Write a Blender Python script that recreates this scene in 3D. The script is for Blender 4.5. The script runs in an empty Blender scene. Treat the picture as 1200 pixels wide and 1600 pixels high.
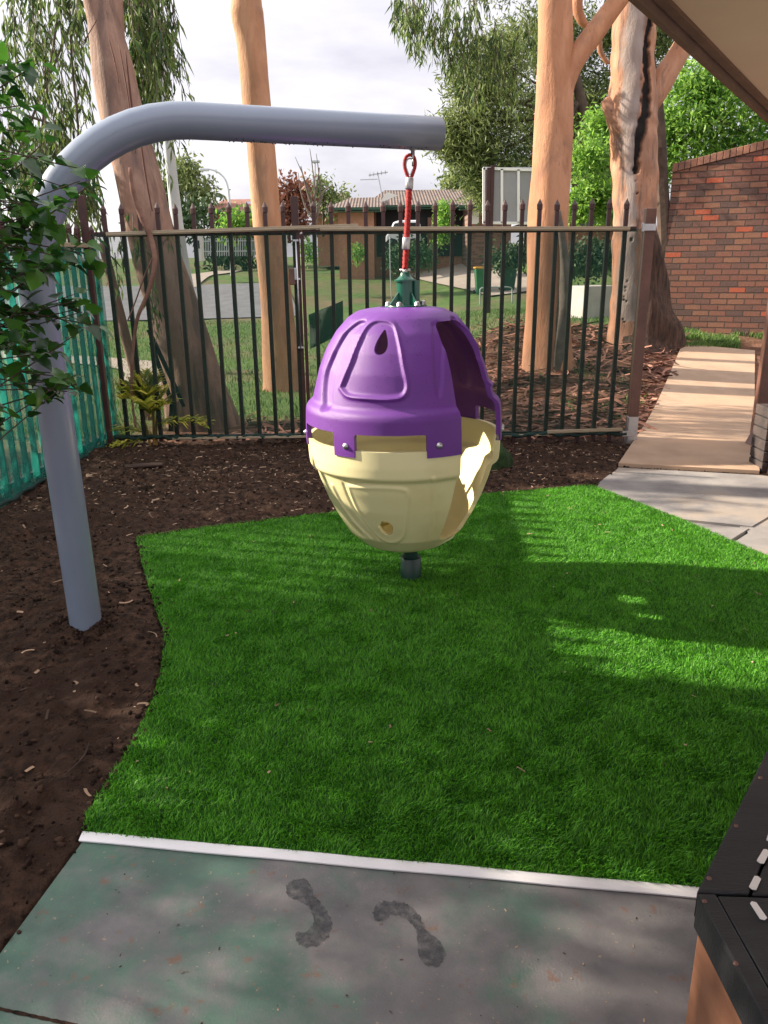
import bpy, bmesh, math, random
import numpy as np
from mathutils import Vector, Matrix
R = math.radians
random.seed(7); rng = np.random.default_rng(7)
sc = bpy.context.scene; C = sc.collection

# ------------------------------------------------ camera, sky, sun, exposure
CAM_H = 1.6; PITCH = R(17.5); ROLL = R(0.6); FPX = 1230.0      # focal length in photo pixels (1200 x 1600)
fwd = Vector((0, math.cos(PITCH), -math.sin(PITCH)))
r0 = Vector((1, 0, 0)); u0 = r0.cross(fwd)
right = (r0 * math.cos(ROLL) - u0 * math.sin(ROLL)).normalized(); up = right.cross(fwd).normalized()
cam = bpy.data.cameras.new('camera'); camo = bpy.data.objects.new('camera', cam); C.objects.link(camo)
camo.matrix_world = Matrix(((right.x, up.x, -fwd.x, 0), (right.y, up.y, -fwd.y, 0), (right.z, up.z, -fwd.z, CAM_H), (0, 0, 0, 1)))
cam.sensor_fit = 'VERTICAL'; cam.sensor_height = 36; cam.lens = FPX / 1600 * 36
cam.clip_start = 0.05; cam.clip_end = 2000
sc.camera = camo

SUN_EL = R(26.5); SUN_DIR = Vector((-0.97, 0.245, 0)).normalized() * math.cos(SUN_EL) + Vector((0, 0, math.sin(SUN_EL)))
sun = bpy.data.lights.new('sun', 'SUN'); sun.energy = 5.0; sun.angle = R(0.5); sun.color = (1, 0.87, 0.70)
suno = bpy.data.objects.new('sun', sun); C.objects.link(suno)
suno.rotation_euler = SUN_DIR.to_track_quat('Z', 'Y').to_euler()

world = bpy.data.worlds.new('World'); sc.world = world; world.use_nodes = True
nt = world.node_tree; nt.nodes.clear()
def N(nt, t, **kw):
    n = nt.nodes.new(t)
    for k, v in kw.items():
        if k == 'inp':
            for a, b in v.items(): n.inputs[a].default_value = b
        else: setattr(n, k, v)
    return n
sky = N(nt, 'ShaderNodeTexSky', sky_type='NISHITA', sun_disc=False, sun_elevation=SUN_EL,
        sun_rotation=math.atan2(SUN_DIR.x, SUN_DIR.y))
tc = N(nt, 'ShaderNodeTexCoord')
mp = N(nt, 'ShaderNodeMapping'); mp.inputs['Scale'].default_value = (1.6, 1.6, 5.5)
nz = N(nt, 'ShaderNodeTexNoise', inp={'Scale': 1.7, 'Detail': 7, 'Roughness': 0.55})
cr = N(nt, 'ShaderNodeValToRGB'); cr.color_ramp.elements[0].position = 0.36; cr.color_ramp.elements[1].position = 0.60
cr.color_ramp.elements[0].color = (5.6, 5.4, 6.1, 1); cr.color_ramp.elements[1].color = (9.0, 8.6, 9.0, 1)
mx = N(nt, 'ShaderNodeMixRGB', inp={'Fac': 0.86})
bg = N(nt, 'ShaderNodeBackground', inp={'Strength': 0.056}); wo = N(nt, 'ShaderNodeOutputWorld')
L = nt.links.new
L(tc.outputs['Generated'], mp.inputs[0]); L(mp.outputs[0], nz.inputs['Vector']); L(nz.outputs[0], cr.inputs[0])
sxyz = N(nt, 'ShaderNodeSeparateXYZ'); L(tc.outputs['Generated'], sxyz.inputs[0])
el_ = N(nt, 'ShaderNodeMapRange', inp={'From Min': .18, 'From Max': .55}); L(sxyz.outputs['Z'], el_.inputs[0])
hi_ = N(nt, 'ShaderNodeMixRGB'); L(el_.outputs[0], hi_.inputs[0]); L(cr.outputs[0], hi_.inputs[1]); hi_.inputs[2].default_value = (14.0, 13.5, 13.8, 1)
L(sky.outputs[0], mx.inputs[1]); L(hi_.outputs[0], mx.inputs[2]); L(mx.outputs[0], bg.inputs[0]); L(bg.outputs[0], wo.inputs[0])
sc.view_settings.view_transform = 'Standard'; sc.view_settings.look = 'None'; sc.view_settings.gamma = 1
sc.view_settings.exposure = 1.3

# ------------------------------------------------ geometry helpers
def ray(px, py): return (right * ((px - 600) / FPX) + up * ((800 - py) / FPX) + fwd).normalized()
def at(px, py, D):                       # point of the plane y = D seen at a photo pixel
    d = ray(px, py); t = D / d.y
    return Vector((d.x * t, D, CAM_H + d.z * t))
def gnd(px, py, z=0.0):                  # point of the plane z seen at a photo pixel
    d = ray(px, py); t = (z - CAM_H) / d.z
    return Vector((d.x * t, d.y * t, z))
def poly_in(pts, x, y):
    x = np.asarray(x); y = np.asarray(y); ins = np.zeros(x.shape, bool); n = len(pts)
    for i in range(n):
        x0, y0 = pts[i][0], pts[i][1]; x1, y1 = pts[(i + 1) % n][0], pts[(i + 1) % n][1]
        if y0 == y1: continue
        c = ((y0 > y) != (y1 > y)) & (x < (x1 - x0) * (y - y0) / (y1 - y0) + x0); ins ^= c
    return ins
def sst(a, b, v): t = np.clip((np.asarray(v, float) - a) / (b - a), 0, 1); return t * t * (3 - 2 * t)
def ground_z(x, y):
    x = np.asarray(x, float); y = np.asarray(y, float)
    z = 0.58 * sst(7.6, 13.6, y) * sst(0.6, 3.4, x) * (1 - 0.55 * sst(16, 24, y))
    z = z + sst(23, 38, y) * (1.15 + 1.1 * sst(2, 8, x)) + sst(38, 120, y) * 1.5
    return z
def vnoise(x, y, s, seed=0):
    x = np.asarray(x, float) * s; y = np.asarray(y, float) * s
    xi = np.floor(x).astype(np.int64); yi = np.floor(y).astype(np.int64); fx = x - xi; fy = y - yi
    fx = fx * fx * (3 - 2 * fx); fy = fy * fy * (3 - 2 * fy)
    def h(a, b):
        n = (a * 374761393 + b * 668265263 + seed * 1442695041) & 0x7fffffff
        n = ((n ^ (n >> 13)) * 1274126177) & 0x7fffffff
        return ((n ^ (n >> 16)) & 0xffff) / 65535.0
    return (h(xi, yi) * (1 - fx) + h(xi + 1, yi) * fx) * (1 - fy) + (h(xi, yi + 1) * (1 - fx) + h(xi + 1, yi + 1) * fx) * fy

def tag(o, label=None, cat=None, group=None, kind=None):
    if label: o['label'] = label
    if cat: o['category'] = cat
    if group: o['group'] = group
    if kind: o['kind'] = kind
    return o
def empty(name, loc=(0, 0, 0), rz=0, **kw):
    o = bpy.data.objects.new(name, None); C.objects.link(o); o.location = loc; o.rotation_euler = (0, 0, rz)
    o.empty_display_size = 0.1
    return tag(o, **kw)
def link_mesh(name, me, mat, parent=None, smooth=True, **kw):
    o = bpy.data.objects.new(name, me); C.objects.link(o)
    for m in (mat if isinstance(mat, (list, tuple)) else [mat]): me.materials.append(m)
    if smooth: me.polygons.foreach_set('use_smooth', [True] * len(me.polygons))
    if parent is not None:
        o.parent = parent
    return tag(o, **kw)
def np_mesh(name, V, F, mat, parent=None, attr=None, smooth=False, **kw):
    V = np.asarray(V, np.float32).reshape(-1, 3); F = np.asarray(F, np.int32); k = F.shape[1]; m = F.shape[0]
    if parent is not None:
        V = V - np.array(parent.location, np.float32)
    me = bpy.data.meshes.new(name)
    me.vertices.add(len(V)); me.vertices.foreach_set('co', V.ravel())
    me.loops.add(m * k); me.loops.foreach_set('vertex_index', F.ravel())
    me.polygons.add(m); me.polygons.foreach_set('loop_start', np.arange(0, m * k, k, dtype=np.int32))
    try: me.polygons.foreach_set('loop_total', np.full(m, k, np.int32))
    except Exception: pass
    me.update(calc_edges=True)
    if attr is not None:
        a = me.attributes.new('v', 'FLOAT', 'POINT'); a.data.foreach_set('value', np.asarray(attr, np.float32))
    return link_mesh(name, me, mat, parent, smooth, **kw)
class MB:                                # collects shapes (world coordinates), links them as one mesh
    def __init__(s): s.v = []; s.f = []
    def add(s, v, f):
        n = len(s.v); s.v += [tuple(p) for p in v]; s.f += [tuple(i + n for i in q) for q in f]; return s
    def box(s, c, size, rz=0.0, mat=None):
        hx, hy, hz = size[0] / 2, size[1] / 2, size[2] / 2
        M_ = mat or Matrix.Rotation(rz, 4, 'Z')
        vs = [M_ @ Vector((x, y, z)) + Vector(c) for x in (-hx, hx) for y in (-hy, hy) for z in (-hz, hz)]
        return s.add(vs, [(0, 1, 3, 2), (4, 6, 7, 5), (0, 4, 5, 1), (2, 3, 7, 6), (0, 2, 6, 4), (1, 5, 7, 3)])
    def bar(s, a, b, w, t=None, side=None):   # rectangular bar from a to b
        a = Vector(a); b = Vector(b); d = (b - a).normalized(); t = t or w
        x = Vector(side) if side else (Vector((1, 0, 0)) if abs(d.x) < .9 else Vector((0, 1, 0)))
        x = (x - d * x.dot(d)).normalized(); y = d.cross(x)
        vs = [p + x * (i * w / 2) + y * (j * t / 2) for p in (a, b) for i, j in ((-1, -1), (1, -1), (1, 1), (-1, 1))]
        return s.add(vs, [(0, 3, 2, 1), (4, 5, 6, 7), (0, 1, 5, 4), (1, 2, 6, 5), (2, 3, 7, 6), (3, 0, 4, 7)])
    def tube(s, pts, rad, seg=12, cap=True, wob=0.0, smooth=0):
        pts = [Vector(p) for p in pts]; rad = list(rad) if hasattr(rad, '__len__') else [rad] * len(pts)
        if smooth: pts, rad = resample(pts, rad, smooth)
        n = len(pts); base = len(s.v); px_ = None
        for i in range(n):
            d = (pts[min(i + 1, n - 1)] - pts[max(i - 1, 0)]).normalized()
            if px_ is None: px_ = Vector((1, 0, 0)) if abs(d.x) < .8 else Vector((0, 1, 0))
            px_ = (px_ - d * px_.dot(d)).normalized(); y = d.cross(px_)
            for k in range(seg):
                a = 2 * math.pi * k / seg; r = rad[i]
                if wob: r *= 1 + wob * (math.sin(3 * a + i * .31 + base) * .5 + math.sin(5 * a - i * .17 + base) * .35 + math.sin(2 * a + i * .11) * .5)
                s.v.append(tuple(pts[i] + (px_ * math.cos(a) + y * math.sin(a)) * r))
        for i in range(n - 1):
            for k in range(seg):
                k2 = (k + 1) % seg
                s.f.append((base + i * seg + k, base + i * seg + k2, base + (i + 1) * seg + k2, base + (i + 1) * seg + k))
        if cap:
            s.f.append(tuple(base + k for k in range(seg))[::-1]); s.f.append(tuple(base + (n - 1) * seg + k for k in range(seg)))
        return s
    def lathe(s, prof, c=(0, 0, 0), seg=32, M_=None):    # profile of (r, z)
        base = len(s.v); n = len(prof); c = Vector(c)
        for r, z in prof:
            for k in range(seg):
                a = 2 * math.pi * k / seg; p = Vector((max(r, 1e-4) * math.cos(a), max(r, 1e-4) * math.sin(a), z))
                if M_: p = M_ @ p
                s.v.append(tuple(p + c))
        for i in range(n - 1):
            for k in range(seg):
                k2 = (k + 1) % seg
                s.f.append((base + i * seg + k, base + i * seg + k2, base + (i + 1) * seg + k2, base + (i + 1) * seg + k))
        return s
    def prism(s, poly, z0, z1):
        n = len(poly); vs = [(p[0], p[1], z0) for p in poly] + [(p[0], p[1], z1) for p in poly]
        return s.add(vs, [tuple(range(n))[::-1], tuple(range(n, 2 * n))] + [(i, (i + 1) % n, n + (i + 1) % n, n + i) for i in range(n)])
    def build(s, name, mat, parent=None, bevel=0, smooth=False, **kw):
        off = Vector(parent.location) if parent is not None else Vector((0, 0, 0))
        if parent is not None and parent.parent is not None: off = off + Vector(parent.parent.location)
        me = bpy.data.meshes.new(name); me.from_pydata([tuple(Vector(v) - off) for v in s.v], [], s.f); me.update()
        bm = bmesh.new(); bm.from_mesh(me); bmesh.ops.recalc_face_normals(bm, faces=bm.faces); bm.to_mesh(me); bm.free()
        o = link_mesh(name, me, mat, parent, smooth, **kw)
        if bevel:
            b = o.modifiers.new('bevel', 'BEVEL'); b.width = bevel; b.segments = 2; b.limit_method = 'ANGLE'
        if smooth:
            for p in me.polygons:
                if len(p.vertices) > 4: p.use_smooth = False
        return o
def resample(pts, rad, k):
    P = [pts[0]] + pts + [pts[-1]]; Rr = [rad[0]] + rad + [rad[-1]]; op, orr = [], []
    for i in range(1, len(P) - 2):
        for j in range(k):
            t = j / k; a, b, c, d = P[i - 1], P[i], P[i + 1], P[i + 2]
            op.append(0.5 * ((2 * b) + (c - a) * t + (2 * a - 5 * b + 4 * c - d) * t * t + (-a + 3 * b - 3 * c + d) * t ** 3))
            orr.append(Rr[i] * (1 - t) + Rr[i + 1] * t)
    return op + [pts[-1]], orr + [rad[-1]]

# ------------------------------------------------ materials
def mat(name, c1, c2=None, scale=5, rough=0.7, bump=0, bscale=None, stretch=(1, 1, 1), metallic=0, spec=0.5, lo=.35, hi=.65,
        c3=None, s3=1.0, trans=None, attr=False, detail=6, coat=0):
    m = bpy.data.materials.new(name); m.use_nodes = True; t = m.node_tree; b = t.nodes['Principled BSDF']; L = t.links.new
    b.inputs['Roughness'].default_value = rough; b.inputs['Metallic'].default_value = metallic
    b.inputs['Specular IOR Level'].default_value = spec; b.inputs['Coat Weight'].default_value = coat
    b.inputs['Base Color'].default_value = (*c1, 1)
    tcn = N(t, 'ShaderNodeTexCoord'); mpn = N(t, 'ShaderNodeMapping'); mpn.inputs['Scale'].default_value = stretch
    L(tcn.outputs['Object'], mpn.inputs[0])
    col = None
    if c2:
        n = N(t, 'ShaderNodeTexNoise', inp={'Scale': scale, 'Detail': detail, 'Roughness': 0.6}); L(mpn.outputs[0], n.inputs['Vector'])
        r = N(t, 'ShaderNodeValToRGB'); r.color_ramp.elements[0].position = lo; r.color_ramp.elements[1].position = hi
        r.color_ramp.elements[0].color = (*c1, 1); r.color_ramp.elements[1].color = (*c2, 1)
        L(n.outputs[0], r.inputs[0]); col = r.outputs[0]
        if attr:
            a = N(t, 'ShaderNodeAttribute', attribute_name='v'); ad = N(t, 'ShaderNodeMath', operation='MULTIPLY_ADD')
            ad.inputs[1].default_value = 0.55; L(a.outputs['Fac'], ad.inputs[0])
            sb = N(t, 'ShaderNodeMath', operation='MULTIPLY'); sb.inputs[1].default_value = .5; L(n.outputs[0], sb.inputs[0]); L(sb.outputs[0], ad.inputs[2])
            L(ad.outputs[0], r.inputs[0])
    if c3:
        n = N(t, 'ShaderNodeTexNoise', inp={'Scale': s3, 'Detail': 5, 'Roughness': 0.6}); L(tcn.outputs['Object'], n.inputs['Vector'])
        r = N(t, 'ShaderNodeValToRGB'); r.color_ramp.elements[0].position = .5; r.color_ramp.elements[1].position = .62
        mxn = N(t, 'ShaderNodeMixRGB'); L(n.outputs[0], r.inputs[0]); L(r.outputs[0], mxn.inputs[0])
        if col: L(col, mxn.inputs[1])
        else: mxn.inputs[1].default_value = (*c1, 1)
        mxn.inputs[2].default_value = (*c3, 1); col = mxn.outputs[0]
    if col: L(col, b.inputs['Base Color'])
    if bump:
        n = N(t, 'ShaderNodeTexNoise', inp={'Scale': bscale or scale * 4, 'Detail': 8, 'Roughness': 0.65}); L(mpn.outputs[0], n.inputs['Vector'])
        bp = N(t, 'ShaderNodeBump', inp={'Strength': bump, 'Distance': 0.02}); L(n.outputs[0], bp.inputs['Height']); L(bp.outputs[0], b.inputs['Normal'])
    if trans:
        tr = N(t, 'ShaderNodeBsdfTranslucent'); ms = N(t, 'ShaderNodeMixShader', inp={'Fac': trans})
        if col: L(col, tr.inputs[0])
        else: tr.inputs[0].default_value = (*c1, 1)
        L(b.outputs[0], ms.inputs[1]); L(tr.outputs[0], ms.inputs[2]); L(ms.outputs[0], t.nodes['Material Output'].inputs[0])
    return m

m_soil = mat('soil', (0.017, 0.010, 0.007), (0.100, 0.055, 0.036), 22, 0.95, 1.0, 95, c3=(0.05, 0.027, 0.019), s3=1.3, spec=.2)
m_clod = mat('soil clods', (0.018, 0.011, 0.008), (0.085, 0.048, 0.034), 14, 0.95, 0.8, 90, spec=.2, attr=True)
m_chip = mat('wood chips', (0.045, 0.022, 0.015), (0.45, 0.30, 0.20), 3, 0.85, attr=True)
m_bark = mat('bark litter', (0.10, 0.04, 0.028), (0.40, 0.19, 0.13), 3, 0.85, .3, 40, attr=True)
m_turf = mat('turf blades', (0.020, 0.135, 0.006), (0.15, 0.47, 0.032), 9, 0.5, trans=.3, attr=True, spec=.35)
m_turfbase = mat('turf backing', (0.008, 0.05, 0.006), (0.015, 0.09, 0.01), 60, 0.9)
m_grey = mat('grey slab', (0.20, 0.19, 0.195), (0.32, 0.305, 0.295), 3, 0.85, .25, 120, c3=(0.34, 0.29, 0.25), s3=1.5)
m_beige = mat('beige path', (0.36, 0.25, 0.175), (0.47, 0.335, 0.24), 2.5, 0.85, .2, 140, c3=(0.46, 0.31, 0.21), s3=.9)
m_pole = mat('grey blue powder coat', (0.20, 0.245, 0.33), (0.22, 0.265, 0.35), 2, 0.32, .03, 500, spec=.5, coat=.2)
m_steel = mat('galvanised steel', (0.45, 0.46, 0.48), (0.6, 0.6, 0.62), 12, 0.35, metallic=.85)
m_brown = mat('brown steel', (0.040, 0.014, 0.014), (0.060, 0.021, 0.020), 8, 0.45)
m_rustpost = mat('gate post steel', (0.10, 0.045, 0.035), (0.16, 0.075, 0.055), 6, 0.4, .1, 60)
m_rail = mat('beige plastic rail', (0.30, 0.23, 0.15), (0.36, 0.29, 0.20), 10, 0.5, stretch=(1, 8, 8))
m_green = mat('green enamel', (0.006, 0.085, 0.055), (0.008, 0.10, 0.066), 6, 0.28, coat=.3)
m_dkgreen = mat('dark green enamel', (0.01, 0.035, 0.028), (0.014, 0.05, 0.04), 6, 0.4)
m_purple = mat('purple plastic', (0.132, 0.027, 0.262), (0.150, 0.033, 0.29), 4, 0.46, .22, 300, spec=.5)
m_cream = mat('cream plastic', (0.86, 0.79, 0.44), (0.88, 0.82, 0.48), 3, 0.45, .06, 200, c3=(0.82, 0.74, 0.40), s3=2.2, trans=.08)
m_rope = mat('red rope', (0.40, 0.012, 0.014), (0.52, 0.025, 0.022), 60, 0.6, .5, 260)
m_white = mat('white aluminium', (0.84, 0.84, 0.88), (0.88, 0.88, 0.90), 4, 0.4)
m_black = mat('black painted timber', (0.008, 0.0085, 0.011), (0.018, 0.019, 0.023), 5, 0.55, .35, 50, stretch=(1, 6, 1), coat=.1)
m_whitep = mat('white paint', (0.7, 0.68, 0.65), (0.78, 0.76, 0.74), 30, 0.5)
m_ply = mat('brown ply', (0.20, 0.085, 0.045), (0.27, 0.12, 0.065), 5, 0.6, .1, 60, stretch=(1, 1, 5))
m_soffit = mat('beige soffit', (0.80, 0.60, 0.46), (0.84, 0.64, 0.49), 1.2, 0.8)
m_fascia = mat('brown fascia', (0.12, 0.065, 0.05), (0.17, 0.09, 0.065), 6, 0.6, .1, 60)
m_darkbrick = mat('dark brick', (0.035, 0.027, 0.027), (0.07, 0.05, 0.045), 9, 0.8, .5, 60)
m_gum = mat('gum leaves', (0.025, 0.065, 0.014), (0.17, 0.25, 0.065), 1.2, 0.5, trans=.4, attr=True)
m_shrub = mat('glossy leaves', (0.014, 0.060, 0.011), (0.065, 0.20, 0.022), 3, 0.28, trans=.3, attr=True, spec=.5)
m_fern = mat('bright ferny leaves', (0.05, 0.17, 0.02), (0.27, 0.48, 0.07), .9, 0.5, trans=.45, attr=True)
m_pine = mat('olive tree leaves', (0.05, 0.09, 0.025), (0.26, 0.32, 0.11), .55, 0.6, trans=.35, attr=True)
m_redl = mat('rusty red leaves', (0.10, 0.03, 0.022), (0.24, 0.10, 0.06), .8, 0.6, trans=.3, attr=True)
m_yel = mat('yellow green leaves', (0.28, 0.36, 0.03), (0.75, 0.66, 0.12), 4, 0.5, trans=.4, attr=True)
m_cane = mat('yellow cane', (0.40, 0.20, 0.04), (0.50, 0.32, 0.08), 9, 0.5)
m_gtrunk = mat('grey branches', (0.09, 0.075, 0.06), (0.16, 0.13, 0.11), 6, 0.9, .5, 30)
m_dtrunk = mat('dark branches', (0.045, 0.03, 0.022), (0.09, 0.06, 0.045), 6, 0.9, .5, 30)
m_rock = mat('mossy turf mound', (0.015, 0.04, 0.012), (0.04, 0.085, 0.02), 18, 0.95, .9, 90)
m_conc = mat('pale concrete', (0.55, 0.52, 0.5), (0.68, 0.64, 0.62), 4, 0.8, .2, 60)
m_asph = mat('asphalt', (0.15, 0.155, 0.17), (0.20, 0.205, 0.22), 2, 0.9)
m_foot = mat('footpath concrete', (0.38, 0.32, 0.27), (0.46, 0.40, 0.34), 1, 0.9)
m_vgrass = mat('verge grass', (0.05, 0.12, 0.03), (0.18, 0.29, 0.07), .6, 0.7, trans=.35, attr=True)
m_obrick = mat('orange brick', (0.32, 0.15, 0.095), (0.40, 0.20, 0.13), 8, 0.85)
m_tile = None
m_glass = mat('window glass', (0.02, 0.025, 0.03), None, 1, 0.08)
m_dark = mat('dark opening', (0.012, 0.012, 0.014), None, 1, 0.8)
m_van = mat('white van paint', (0.72, 0.74, 0.78), None, 1, 0.25, coat=.5)
m_signgrey = mat('sign back grey', (0.30, 0.30, 0.34), (0.34, 0.34, 0.38), 2, 0.5)
m_bin = mat('green bin plastic', (0.03, 0.17, 0.07), (0.04, 0.2, 0.085), 4, 0.45)
m_bindk = mat('dark green bin plastic', (0.012, 0.06, 0.04), None, 4, 0.45)
m_lid = mat('yellow lid', (0.65, 0.33, 0.03), None, 4, 0.45)
m_blue = mat('blue plastic', (0.02, 0.10, 0.42), None, 4, 0.4)
m_lamp = mat('pale pole', (0.42, 0.46, 0.50), (0.50, 0.54, 0.58), 3, 0.55)
m_gutter = mat('green gutter', (0.015, 0.06, 0.035), None, 1, .4)
m_trim = mat('white trim', (0.6, 0.58, 0.55), None, 1, .5)

def gum_trunk_mat(name, a, b, dark, amount, seed, dark_lo=.52):
    m = bpy.data.materials.new(name); m.use_nodes = True; t = m.node_tree; p = t.nodes['Principled BSDF']; L = t.links.new
    tcn = N(t, 'ShaderNodeTexCoord')
    def noise(sx, sz, scale, det=6):
        mp_ = N(t, 'ShaderNodeMapping'); mp_.inputs['Scale'].default_value = (sx, sx, sz); mp_.inputs['Location'].default_value = (seed, seed * 2, seed)
        L(tcn.outputs['Object'], mp_.inputs[0]); n = N(t, 'ShaderNodeTexNoise', inp={'Scale': scale, 'Detail': det, 'Roughness': .6, 'Distortion': .6}); L(mp_.outputs[0], n.inputs['Vector']); return n
    n1 = noise(2.5, .9, 1.8); n2 = noise(3.2, .5, 2.0, 8); n3 = noise(6, 2.0, 6)
    r1 = N(t, 'ShaderNodeValToRGB'); r1.color_ramp.elements[0].position = .35; r1.color_ramp.elements[1].position = .65
    r1.color_ramp.elements[0].color = (*a, 1); r1.color_ramp.elements[1].color = (*b, 1); L(n1.outputs[0], r1.inputs[0])
    r2 = N(t, 'ShaderNodeValToRGB'); r2.color_ramp.elements[0].position = dark_lo; r2.color_ramp.elements[1].position = dark_lo + .14
    r2.color_ramp.elements[1].color = (amount, amount, amount, 1); L(n2.outputs[0], r2.inputs[0])
    mx_ = N(t, 'ShaderNodeMixRGB'); L(r2.outputs[0], mx_.inputs[0]); L(r1.outputs[0], mx_.inputs[1]); mx_.inputs[2].default_value = (*dark, 1)
    L(mx_.outputs[0], p.inputs['Base Color']); p.inputs['Roughness'].default_value = .75; p.inputs['Specular IOR Level'].default_value = .3
    n4 = noise(9, 1.5, 3.0, 9); r4 = N(t, 'ShaderNodeValToRGB'); r4.color_ramp.elements[0].position = .63; r4.color_ramp.elements[1].position = .70; r4.color_ramp.elements[1].color = (.75, .75, .75, 1); L(n4.outputs[0], r4.inputs[0])
    n5 = noise(2.2, 1.0, 1.1, 5); r5 = N(t, 'ShaderNodeValToRGB'); r5.color_ramp.elements[0].position = .52; r5.color_ramp.elements[1].position = .62; r5.color_ramp.elements[1].color = (.6, .6, .6, 1); L(n5.outputs[0], r5.inputs[0])
    m5 = N(t, 'ShaderNodeMixRGB'); L(r5.outputs[0], m5.inputs[0]); L(mx_.outputs[0], m5.inputs[1]); m5.inputs[2].default_value = (a[0] * .62 + .02, a[1] * .68 + .02, a[2] * .8 + .02, 1)
    m6 = N(t, 'ShaderNodeMixRGB'); L(r4.outputs[0], m6.inputs[0]); L(m5.outputs[0], m6.inputs[1]); m6.inputs[2].default_value = (*[c * .8 for c in dark], 1); L(m6.outputs[0], p.inputs['Base Color'])
    ad = N(t, 'ShaderNodeMath', operation='ADD'); L(n2.outputs[0], ad.inputs[0]); L(n3.outputs[0], ad.inputs[1])
    sb5 = N(t, 'ShaderNodeMath', operation='SUBTRACT'); L(ad.outputs[0], sb5.inputs[0]); L(r4.outputs[0], sb5.inputs[1]); ad = sb5
    bp = N(t, 'ShaderNodeBump', inp={'Strength': .4, 'Distance': .025}); L(ad.outputs[0], bp.inputs['Height']); L(bp.outputs[0], p.inputs['Normal'])
    return m
m_g1 = gum_trunk_mat('leaning gum bark', (0.25, 0.14, 0.10), (0.34, 0.215, 0.16), (0.11, 0.075, 0.065), .8, 3, .47)
m_g2 = gum_trunk_mat('slim gum bark', (0.41, 0.205, 0.11), (0.50, 0.28, 0.165), (0.42, 0.22, 0.13), .5, 11, .56)
m_g3 = gum_trunk_mat('salmon gum bark', (0.37, 0.17, 0.09), (0.48, 0.245, 0.14), (0.30, 0.14, 0.085), .6, 23, .56)
m_g4 = gum_trunk_mat('scarred gum bark', (0.36, 0.17, 0.095), (0.45, 0.25, 0.16), (0.11, 0.085, 0.08), .9, 31, .50)
m_rough = mat('rough dark bark', (0.025, 0.014, 0.011), (0.10, 0.055, 0.038), 7, .95, 1.0, 18, stretch=(3, 3, .5))

# brick wall material, bricks laid in local x-z
def brick_mat(name, cols, mortar, bw=.24, bh=.086, sc_=1.0):
    m = bpy.data.materials.new(name); m.use_nodes = True; t = m.node_tree; p = t.nodes['Principled BSDF']; L = t.links.new
    tcn = N(t, 'ShaderNodeTexCoord'); sp = N(t, 'ShaderNodeSeparateXYZ'); cb = N(t, 'ShaderNodeCombineXYZ')
    L(tcn.outputs['Object'], sp.inputs[0]); L(sp.outputs['X'], cb.inputs['X']); L(sp.outputs['Z'], cb.inputs['Y'])
    wn = N(t, 'ShaderNodeTexNoise', inp={'Scale': 14, 'Detail': 3}); L(tcn.outputs['Object'], wn.inputs['Vector'])
    wa = N(t, 'ShaderNodeMixRGB', blend_type='LINEAR_LIGHT', inp={'Fac': .006}); L(cb.outputs[0], wa.inputs[1]); L(wn.outputs['Color'], wa.inputs[2])
    def br(c1, c2, mo):
        b = N(t, 'ShaderNodeTexBrick', inp={'Scale': 1, 'Brick Width': bw, 'Row Height': bh, 'Mortar Size': .010, 'Mortar Smooth': .5, 'Bias': 0})
        b.inputs['Color1'].default_value = c1; b.inputs['Color2'].default_value = c2; b.inputs['Mortar'].default_value = mo; L(wa.outputs[0], b.inputs['Vector']); return b
    b1 = br((0, 0, 0, 1), (1, 1, 1, 1), (0.5, 0.5, 0.5, 1))
    r = N(t, 'ShaderNodeValToRGB'); r.color_ramp.interpolation = 'CONSTANT'
    while len(r.color_ramp.elements) < len(cols): r.color_ramp.elements.new(.5)
    for i, (pos, c) in enumerate(cols): r.color_ramp.elements[i].position = pos; r.color_ramp.elements[i].color = (*c, 1)
    L(b1.outputs['Color'], r.inputs[0])
    n = N(t, 'ShaderNodeTexNoise', inp={'Scale': 35, 'Detail': 6, 'Roughness': .7}); L(tcn.outputs['Object'], n.inputs['Vector'])
    mu = N(t, 'ShaderNodeMixRGB', blend_type='OVERLAY', inp={'Fac': .55}); L(r.outputs[0], mu.inputs[1]); L(n.outputs[0], mu.inputs[2])
    mm = N(t, 'ShaderNodeMixRGB'); L(b1.outputs['Fac'], mm.inputs[0]); L(mu.outputs[0], mm.inputs[1]); mm.inputs[2].default_value = (*mortar, 1)
    L(mm.outputs[0], p.inputs['Base Color']); p.inputs['Roughness'].default_value = .9
    inv = N(t, 'ShaderNodeMath', operation='SUBTRACT', inp={0: 1.0}); L(b1.outputs['Fac'], inv.inputs[1])
    ad = N(t, 'ShaderNodeMath', operation='MULTIPLY_ADD', inp={1: .25}); L(n.outputs[0], ad.inputs[0]); L(inv.outputs[0], ad.inputs[2])
    bp = N(t, 'ShaderNodeBump', inp={'Strength': 1.0, 'Distance': .03}); L(ad.outputs[0], bp.inputs['Height']); L(bp.outputs[0], p.inputs['Normal'])
    return m
m_brick = brick_mat('clinker brick', [(0, (0.117, 0.070, 0.060)), (.15, (0.218, 0.098, 0.068)), (.38, (0.156, 0.082, 0.064)), (.52, (0.242, 0.117, 0.076)), (.70, (0.195, 0.086, 0.064)), (.91, (0.390, 0.098, 0.052))], (0.086, 0.055, 0.044))
m_copbrick = mat('coping brick', (0.20, 0.10, 0.075), (0.38, 0.18, 0.11), 3, .9, .4, 60)

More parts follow.
